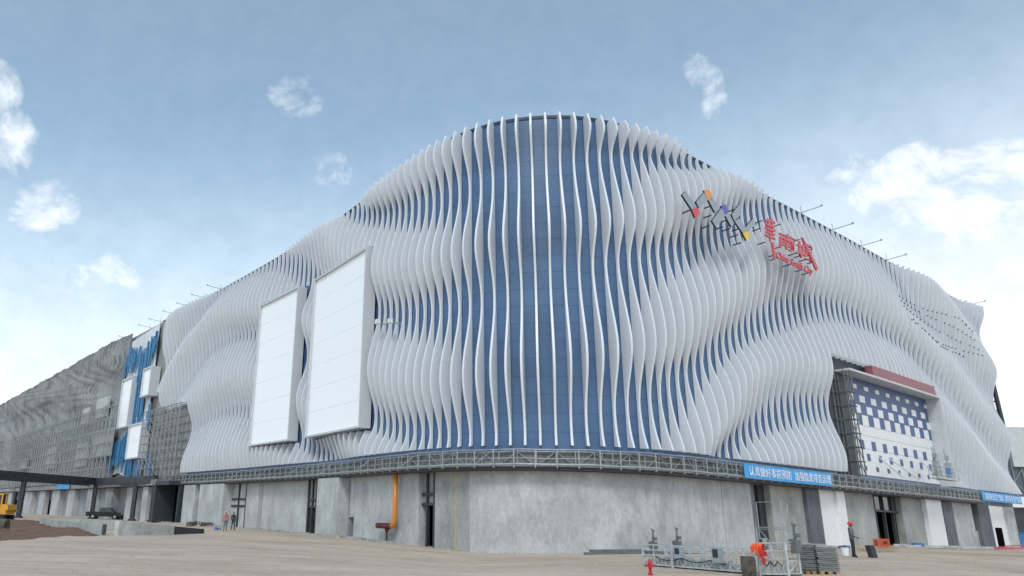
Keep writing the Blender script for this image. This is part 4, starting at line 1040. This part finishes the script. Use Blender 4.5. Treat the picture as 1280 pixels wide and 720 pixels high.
# ================================================================ PEOPLE
def person(label,foot,height,face,pose,cl,helmet=None):
    """face: heading angle (0 = +x) ; body grown from a skinned skeleton, one continuous mesh"""
    t=thing('person',foot,label,'person');k=height/1.75
    fx=np.array([math.cos(face),math.sin(face),0]);rx=np.array([math.sin(face),-math.cos(face),0])   # rx = right-hand side
    W=lambda r,f,z:(fx*f+rx*r)*k+np.array([0,0,z*k])
    V=[];E=[];R=[]
    def v(p,r): V.append(p);R.append(r*k);return len(V)-1
    def e(a,b):E.append((a,b))
    pel=v(W(0,0,.95),.15);wa=v(W(0,.01,1.10),.135);ch=v(W(0,.01,1.30),.155);sh=v(W(0,-.01,1.43),.12);nk=v(W(0,0,1.51),.06);hd0=v(W(0,.03,1.57),.085);hd1=v(W(0,.03,1.66),.10);hd2=v(W(0,.015,1.73),.07)
    for a,b in((pel,wa),(wa,ch),(ch,sh),(sh,nk),(nk,hd0),(hd0,hd1),(hd1,hd2)):e(a,b)
    nose=v(W(0,.135,1.615),.018);e(hd0,nose)
    for sgn,arm,leg in((1,pose['ra'],pose['rl']),(-1,pose['la'],pose['ll'])):
        hp=v(W(.09*sgn,0,.90),.105);kn=v(W(sgn*leg[0][0],leg[0][1],.50),.07);an=v(W(sgn*leg[1][0],leg[1][1],.10),.05);to=v(W(sgn*(leg[1][0]+.02),leg[1][1]+.13,.04),.045);he=v(W(sgn*leg[1][0],leg[1][1]-.05,.045),.045)
        e(pel,hp);e(hp,kn);e(kn,an);e(an,to);e(an,he)
        s_=v(W(.19*sgn,-.01,1.40),.068);el=v(W(sgn*arm[0][0],arm[0][1],arm[0][2]),.05);wr=v(W(sgn*arm[1][0],arm[1][1],arm[1][2]),.036)
        d=np.array(arm[1])-np.array(arm[0]);d/=np.linalg.norm(d);hb=np.array(arm[1])+d*.07
        pm=v(W(sgn*hb[0],hb[1],hb[2]),.038);e(sh,s_);e(s_,el);e(el,wr);e(wr,pm)
        for q in (-1.5,-.5,.5,1.5):
            f1=hb+d*(.055)+np.array([0,.017*q,0]);f2=f1+d*(.04-.006*abs(q))+np.array([-.02,0,0])
            i1=v(W(sgn*f1[0],f1[1],f1[2]),.010);i2=v(W(sgn*f2[0],f2[1],f2[2]),.009);e(pm,i1);e(i1,i2)
        tb=hb+np.array([-.01,.045,-.01]);i1=v(W(sgn*tb[0],tb[1],tb[2]),.011);e(pm,i1)
    me=bpy.data.meshes.new('body');me.from_pydata([tuple(p) for p in V],E,[]);ob=bpy.data.objects.new('body',me);COL.objects.link(ob)
    sk=ob.modifiers.new('s','SKIN');lay=me.skin_vertices[0] if me.skin_vertices else None
    if lay is None:
        bm=bmesh.new();bm.from_mesh(me);bm.verts.layers.skin.verify();bm.to_mesh(me);bm.free();lay=me.skin_vertices[0]
    for i,r in enumerate(R): lay.data[i].radius=(r,r);lay.data[i].use_root=(i==0)
    ss_=ob.modifiers.new('u','SUBSURF');ss_.levels=1;ss_.render_levels=1
    bpy.context.view_layer.update()
    m2=bpy.data.meshes.new_from_object(ob.evaluated_get(bpy.context.evaluated_depsgraph_get()));bpy.data.objects.remove(ob)
    m2.name='body'
    for n in ('skin',cl['shirt'],cl['trousers'],'shoe',cl.get('hair','hair')): m2.materials.append(MATS[n])
    hz=1.51*k
    for p in m2.polygons:
        c=p.center;p.use_smooth=True;z=c.z/k
        lat=abs(c.x*rx[0]+c.y*rx[1])/k;fw=(c.x*fx[0]+c.y*fx[1])/k
        p.material_index=0 if z>1.49 else (1 if z>.93 and True else (2 if z>.09 else 3))
        if z>1.60 and fw<.07 or z>1.70: p.material_index=4
        if lat>.2 and z<cl.get('cuff',.90) and z>.6: p.material_index=0
    body=bpy.data.objects.new('body',m2);COL.objects.link(body);body.parent=t
    # eyes and mouth marks
    b=MB();c0=np.array(foot)
    for sgn in(-1,1): b.box(c0+W(.034*sgn,.118,1.645),(.012*k,.012*k,.008*k))
    b.build('eyes','hair',t)
    if helmet:
        b=MB();c=c0+W(0,.02,1.655);b.lathe(c,[(.165*k,0),(.165*k,.012*k),(.128*k,.02*k),(.124*k,.07*k),(.10*k,.115*k),(.05*k,.14*k),(.01*k,.145*k)],18)
        b.build('helmet',helmet,t,smooth=False)
    return t
std=dict(ra=((.27,-.03,1.12),(.25,.05,.88)),la=((.27,-.03,1.12),(.25,.05,.88)),rl=((.11,.03),(.13,0)),ll=((.11,.0),(.14,-.04)))
hands_front=dict(ra=((.27,-.02,1.13),(.10,.22,1.02)),la=((.27,-.02,1.13),(.12,.22,1.04)),rl=((.10,.03),(.11,.02)),ll=((.10,.01),(.12,-.03)))
stride=dict(ra=((.27,-.08,1.14),(.26,-.04,.90)),la=((.27,.04,1.13),(.24,.16,.92)),rl=((.10,.12),(.11,.17)),ll=((.10,.02),(.11,-.17)))
def ht(x,fy,ty): 
    f=gpt(x,fy);return f,atd(x,ty,math.hypot(f[0],f[1]))[2]-f[2]
f,h_=ht(1068,697.3,664.5);print('h',h_);person('worker in a red helmet and grey shirt standing right of the grey board stacks',f,min(max(h_*.97,1.6),1.85),math.radians(-25),hands_front,dict(shirt='cloth_grey',trousers='cloth_dark'),'helmet_red')
f,h_=ht(281,663.8,638.5);print('h',h_);person('worker in a pale helmet and pink shirt by the left doorway, beside a darker figure',f,min(max(h_*.95,1.6),1.85),math.radians(120),std,dict(shirt='cloth_pink',trousers='cloth_grey'),'helmet_pink')
f,h_=ht(290.5,662.8,640.5);print('h',h_);person('bareheaded worker in dark green clothes by the left doorway, right of the one in pink',f,min(max(h_*.97,1.6),1.8),math.radians(75),stride,dict(shirt='cloth_green',trousers='cloth_dark'))
# ================================================================ PICKUP
def pickup(foot,ang,label):
    t=thing('pickup_truck',foot,label,'pickup truck');t0=np.array(foot);X_=np.array([math.cos(ang),math.sin(ang),0]);Y_=np.array([-X_[1],X_[0],0])
    P=lambda x,y,z:t0+X_*x+Y_*y+np.array([0,0,z])
    b=MB()
    def loft(prof,hw,b,mi=0,tum=0.):
        n=len(prof);vs=[P(x,-hw(x,z),z) for x,z in prof]+[P(x,hw(x,z),z) for x,z in prof]
        b.add(vs,[tuple(range(n)),tuple(range(2*n-1,n-1,-1))]+[(i,i+n,(i+1)%n+n,(i+1)%n) for i in range(n)],mi)
    body=[(-2.6,.5),(-2.62,1.0),(-2.55,1.02),(-.75,1.02),(1.15,1.02),(2.25,.95),(2.55,.84),(2.6,.5),(2.5,.38)]
    for wx in (1.6,-1.55):
        arc=[(wx+.46*math.cos(a),.38+.44*math.sin(a)) for a in np.linspace(0,math.pi,9)]
        body+=arc
    body+=[(-2.5,.38)]
    loft(body,lambda x,z:.90,b);b.build('body','car_paint',t)
    b=MB();cab=[(-.8,1.02),(-.62,1.60),(-.4,1.66),(.55,1.66),(.75,1.60),(1.35,1.02)]
    loft(cab,lambda x,z:.86-.22*max(0,z-1.02),b);b.build('cab','car_paint',t)
    for sgn in(-1,1):
        b=MB()
        for q in(((-.66,1.08),(-.53,1.54),(.02,1.56),(.02,1.08)),((.1,1.08),(.1,1.56),(.62,1.54),(1.12,1.08))):
            vs=[P(x,sgn*(.866-.22*(z-1.02)),z) for x,z in q];vs+=[P(x,sgn*(.85-.22*(z-1.02)),z) for x,z in q]
            b.add(vs,[(0,1,2,3),(7,6,5,4)]+[(i,i+4,(i+1)%4+4,(i+1)%4) for i in range(4)])
        b.build('side_window','glass_dark',t)
        b=MB();b.box(P(2.56,sgn*.66,.78),(.06,.16,.08),(X_,Y_,(0,0,1)));b.build('headlight','letter_white',t)
    b=MB();b.add([P(1.30,-.72,1.10),P(1.30,.72,1.10),P(.82,.66,1.57),P(.82,-.66,1.57)],[(0,1,2,3)]);b.build('windscreen','glass_dark',t)
    for x in(1.6,-1.55):
        for y in(-.80,.80):
            b=MB();b.lathe(P(x,y,.38),[(.2,-.11),(.36,-.11),(.38,-.07),(.38,.07),(.36,.11),(.2,.11)],18,0,(X_,(0,0,1),Y_));w=b.build('wheel','rubber',t)
            b=MB();b.lathe(P(x,y,.38),[(.19,-.115),(.21,0),(.19,.115)],12,0,(X_,(0,0,1),Y_));b.build('rim','steel_grey',w)
f=gpt(131,649);print('truck',f);pickup(f,math.radians(4),'black double cab pickup parked between the dark canopy posts')
# ================================================================ EXCAVATOR
f=gpt(-1.5,651.5);t0=f.copy();d_=np.hypot(f[0],f[1]);print('exc',f)
ex=thing('excavator',f,'yellow crawler excavator with open cab frame on the bare earth at the left edge','excavator')
kx=d_*1.0/CF*27/2.7   # picture height of the machine is about 34 px
P=lambda x,y,z:t0+np.array([x,y,z])*kx
for y in(-.85,.85):
    b=MB();b.tube([P(-1.3,y,.35),P(1.0,y,.35)],.34*kx,12);b.box(P(-.15,y,.36),(1.2*kx,.24*kx,.33*kx));b.build('track','rubber',ex)
b=MB();b.box(P(-.1,0,.95),(1.15*kx,1.0*kx,.22*kx));b.hexa([P(.45,-1,1.17),P(1.25,-1,1.17),P(1.25,1,1.17),P(.45,1,1.17),P(.55,-1,1.75),P(1.12,-1,1.7),P(1.12,1,1.7),P(.55,1,1.75)]);b.build('body','excavator_yellow',ex)
b=MB()
for x,y in((-1.0,-.9),(.42,-.9),(-1.0,.1),(.42,.1)): b.bar(P(x,y,1.1),P(x*.9+.05,y,2.75),.11*kx)
for y in(-.9,.1): b.bar(P(-.9,y,2.72),P(.45,y,2.72),.12*kx)
b.box(P(-.22,-.4,2.78),(.72*kx,.55*kx,.05*kx));b.bar(P(.42,-.9,1.2),P(.42,-.9,2.7),.13*kx);b.build('cab_frame','excavator_yellow',ex)
b=MB();b.box(P(-.3,-.4,1.9),(.62*kx,.44*kx,.76*kx));b.build('cab_glass','glass_dark',ex)
b=MB();b.bar(P(-.9,.35,1.3),P(-3.0,.2,2.9),.3*kx);b.bar(P(-3.0,.2,2.9),P(-3.6,-.2,1.0),.24*kx);b.build('boom','excavator_yellow',ex)
b=MB();b.hexa([P(-3.8,-.7,-.1),P(-3.0,-.7,-.1),P(-3.0,.3,-.1),P(-3.8,.3,-.1),P(-3.9,-.7,.9),P(-3.2,-.7,.9),P(-3.2,.3,.9),P(-3.9,.3,.9)]);b.build('bucket','steel_dark',ex)
# bucket lying at the picture edge
f=gpt(2,664);b=MB();b.lathe(f+[-.3,.2,.35],[(.1,-.5),(.42,-.5),(.45,0),(.42,.5),(.1,.5)],10,0,((0,1,0),(0,0,1),(1,0,0)))
tag(b.build('digger_bucket','block_dark',None),'dark rusty digger bucket lying on the earth in front of the yellow excavator','bucket')
# blue barrel
f=gpt(21,640.3);t=thing('water_tank',f,'blue plastic water tank behind the first dark canopy post','water tank')
b=MB();b.lathe(f,[(.55,0),(.6,.1),(.6,1.0),(.62,1.05),(.6,1.1),(.6,1.9),(.5,2.05),(.2,2.15)],16);b.build('body','barrel_blue',t,smooth=False)
b=MB();b.lathe(f+[0,0,2.15],[(.22,0),(.22,.12)],12);b.build('lid','steel_dark',t)
# ================================================================ NEIGHBOUR BUILDING (far right)
Dn=175.
q=atd(1257,640,Dn);q2=atd(1330,640,Dn+5);d=q2-q;d[2]=0;X_=d/np.linalg.norm(d);Y_=np.array([-X_[1],X_[0],0]);o_=np.array([q[0],q[1],0.])
nb=thing('tower_building',o_,'dark glazed tower with pale lattice bracing, partly hidden at the far right edge','building')
P=lambda x,y,z:o_+X_*x+Y_*y+np.array([0,0,z])
zt_=atd(1262,537,Dn)[2];print('tower',zt_)
b=MB();b.hexa([P(-3,0,8),P(22,0,8),P(22,14,8),P(-3,14,8),P(-3,0,zt_),P(22,0,zt_),P(22,14,zt_),P(-3,14,zt_)]);b.build('glazed_wall','tower_dark',nb)
b=MB();b.hexa([P(2.6,-.6,13.2),P(24,-.6,13.2),P(24,14.5,13.2),P(2.6,14.5,13.2),P(2.6,-.6,zt_+.6),P(24,-.6,zt_+.6),P(24,14.5,zt_+.6),P(2.6,14.5,zt_+.6)]);b.build('pale_wall','tower_pale',nb)
b=MB()
for x in(-.6,1.,2.4,4.): b.bar(P(x,-.2,8),P(x,-.2,zt_ if x<2.5 else 13.),.14)
for i,z in enumerate(np.arange(8.4,zt_-2,2.2)):
    for x in (-.6,2.4): b.bar(P(x,-.2,z),P(x+1.6,-.2,z+2.2),.10) if i%2 else b.bar(P(x+1.6,-.2,z),P(x,-.2,z+2.2),.10)
b.build('lattice_brace','concrete_shade',nb)
b=MB();b.hexa([P(-3,-.6,6.2),P(20,-.6,6.2),P(20,0,6.2),P(-3,0,6.2),P(-3,-.6,8),P(20,-.6,8),P(20,0,8),P(-3,0,8)]);b.hexa([P(-3,-.6,0),P(20,-.6,0),P(20,0,0),P(-3,0,0),P(-3,-.6,1.6),P(20,-.6,1.6),P(20,0,1.6),P(-3,0,1.6)]);b.build('white_band','white_panel',nb)
b=MB();b.hexa([P(-3,.4,1.6),P(20,.4,1.6),P(20,14,1.6),P(-3,14,1.6),P(-3,.4,6.2),P(20,.4,6.2),P(20,14,6.2),P(-3,14,6.2)]);b.build('shopfront_glass','glass_dark',nb)
f=gpt(1277,684);b=MB();b.box(f+[1.5,3,.75],(1.5,1.,.75));b.box(f+[1.5,3,1.55],(1.6,1.1,.05));tag(b.build('site_cabin','sheet_blue',None),'low blue site cabin in front of the far right shopfront','cabin')
# ================================================================ WORLD
w=bpy.data.worlds.new('World');scene.world=w;w.use_nodes=True;nt=w.node_tree;L=nt.links.new
bg=nt.nodes['Background'];out=nt.nodes['World Output']
SUN_EL,SUN_AZ=math.radians(46),math.radians(192)     # azimuth clockwise from +Y: behind the camera
sky=_n(nt,'ShaderNodeTexSky');sky.sky_type='NISHITA';sky.sun_disc=False;sky.sun_elevation=SUN_EL;sky.sun_rotation=SUN_AZ;sky.air_density=1.0;sky.dust_density=1.2;sky.ozone_density=1.6;sky.altitude=200
tc=_n(nt,'ShaderNodeTexCoord');nv=_n(nt,'ShaderNodeVectorMath',operation='NORMALIZE');L(tc.outputs['Generated'],nv.inputs[0])
def math_(op,a,b=None,clamp=False):
    n=_n(nt,'ShaderNodeMath',operation=op);n.use_clamp=clamp
    for i,x in enumerate((a,b)):
        if x is None: continue
        if hasattr(x,'is_linked') or hasattr(x,'links'): L(x,n.inputs[i])
        else: n.inputs[i].default_value=x
    return n.outputs[0]
def dotv(v):
    n=_n(nt,'ShaderNodeVectorMath',operation='DOT_PRODUCT');L(nv.outputs[0],n.inputs[0]);n.inputs[1].default_value=tuple(map(float,v));return n.outputs['Value']
def mapr(f,a,b,lo,hi,t='SMOOTHSTEP'):
    n=_n(nt,'ShaderNodeMapRange');n.interpolation_type=t;n.inputs[1].default_value=a;n.inputs[2].default_value=b;n.inputs[3].default_value=lo;n.inputs[4].default_value=hi;L(f,n.inputs[0]);return n.outputs[0]
# scattered clouds: (picture x, y, half width px, half height px, tilt deg, density)
CL=[(8,185,46,52,0,.95),(-5,105,32,40,0,.9),(52,258,58,40,0,1.0),(366,118,46,36,0,.8),(876,108,32,66,-18,.6),(852,135,30,40,0,.45),(823,108,18,14,0,.35),
(1055,228,60,28,8,.95),(1210,250,170,80,8,1.28),(1275,215,85,60,0,1.35),(1180,330,120,36,4,.8),(1225,285,150,45,0,1.05),
(130,355,130,44,-8,.8),(55,338,45,16,0,.5),(250,330,90,34,-12,.4),(450,215,120,52,-22,.40),(60,420,190,60,0,.55),(-20,500,240,90,0,.5),(780,160,90,90,20,.16),(960,205,160,50,25,.22),(1215,335,120,30,0,.45),(1245,430,120,90,0,.45),(640,12,60,20,0,.2)]
acc=None
for x,y,rx_,ry_,tl,den in CL:
    D=ray(x,y);D/=np.linalg.norm(D);a=math.radians(tl)
    U=CR-D*(CR@D);U/=np.linalg.norm(U);Vv=np.cross(D,U);Vv/=np.linalg.norm(Vv)
    U2=U*math.cos(a)+Vv*math.sin(a);V2=-U*math.sin(a)+Vv*math.cos(a);sc=np.linalg.norm(ray(x,y))*CF
    u=math_('MULTIPLY',dotv(U2),sc/rx_);v_=math_('MULTIPLY',dotv(V2),sc/ry_)
    r2=math_('ADD',math_('MULTIPLY',u,u),math_('MULTIPLY',v_,v_))
    g=mapr(r2,-.2,1.9,den,0.)
    front=math_('GREATER_THAN',dotv(D),0.)
    g=math_('MULTIPLY',g,front)
    acc=g if acc is None else math_('MAXIMUM',acc,g)
def noisew(sc,det,ro,st=(1,1,1),dist=0.):
    mp=_n(nt,'ShaderNodeMapping');mp.inputs['Scale'].default_value=st;L(nv.outputs[0],mp.inputs['Vector'])
    n=_n(nt,'ShaderNodeTexNoise');n.inputs['Scale'].default_value=sc;n.inputs['Detail'].default_value=det;n.inputs['Roughness'].default_value=ro;n.inputs['Distortion'].default_value=dist;L(mp.outputs[0],n.inputs['Vector']);return n.outputs['Fac']
n1=noisew(9,12,.62,(1,1,1.35),.6);n2=noisew(26,10,.62,(1,1,1.2),.4)
nn=math_('ADD',math_('MULTIPLY',n1,.72),math_('MULTIPLY',n2,.28))
# billowy edge: density + noise over a threshold
th=math_('ADD',math_('MULTIPLY',acc,.62),math_('MULTIPLY',math_('SUBTRACT',nn,.5),2.1))
cm=mapr(th,.10,.95,0.,.95)
cm=math_('MULTIPLY',cm,mapr(acc,0.,.45,0.,1.))
thin=math_('MULTIPLY',mapr(noisew(3.5,4,.5,(1,1,2.5),.3),.46,.86,0.,.05),1.)
# general thin whitening towards the horizon
sep=_n(nt,'ShaderNodeSeparateXYZ');L(nv.outputs[0],sep.inputs[0])
hz=math_('ADD',mapr(math_('SUBTRACT',sep.outputs['Z'],math_('MULTIPLY',dotv(CR),.11)),.02,.52,.84,.0),.15)
cov=math_('MAXIMUM',cm,math_('MAXIMUM',thin,math_('MULTIPLY',hz,1.)))
mx=_n(nt,'ShaderNodeMix',data_type='RGBA');L(cov,mx.inputs['Factor'])
sm=_n(nt,'ShaderNodeVectorMath',operation='MULTIPLY');L(sky.outputs[0],sm.inputs[0]);sm.inputs[1].default_value=(1.08,1.36,1.24);L(sm.outputs[0],mx.inputs['A'])
CLOUD=(8.2,8.5,8.8)
# slight grey shading inside the clouds
shade=mapr(n2,.3,.7,.90,1.05)
cv=_n(nt,'ShaderNodeVectorMath',operation='SCALE');cv.inputs[0].default_value=CLOUD;L(shade,cv.inputs['Scale']);L(cv.outputs[0],mx.inputs['B'])
L(mx.outputs['Result'],bg.inputs['Color']);bg.inputs['Strength'].default_value=.112
# ================================================================ SUN, CAMERA, COLOUR
sl=bpy.data.lights.new('sun','SUN');sl.energy=1.05;sl.angle=math.radians(13);sl.color=(1.,.975,.94)
so=bpy.data.objects.new('sun',sl);COL.objects.link(so)
dirv=Vector((math.sin(SUN_AZ)*math.cos(SUN_EL),math.cos(SUN_AZ)*math.cos(SUN_EL),math.sin(SUN_EL)))
so.rotation_euler=(-dirv).to_track_quat('-Z','Y').to_euler();so.location=(0,-30,60)
cam=bpy.data.cameras.new('camera');co=bpy.data.objects.new('camera',cam);COL.objects.link(co)
cam.sensor_width=36;cam.lens=CF/1280*36;cam.shift_x=(640-CPX)/1280;cam.shift_y=0;cam.clip_start=.1;cam.clip_end=9000
Mx=Matrix(((CR[0],CU[0],-_fw[0],0),(CR[1],CU[1],-_fw[1],0),(CR[2],CU[2],-_fw[2],CH),(0,0,0,1)))
co.matrix_world=Mx;scene.camera=co
scene.view_settings.view_transform='Standard';scene.view_settings.look='None';scene.view_settings.gamma=1;scene.view_settings.exposure=0.36;scene.view_settings.use_curve_mapping=False
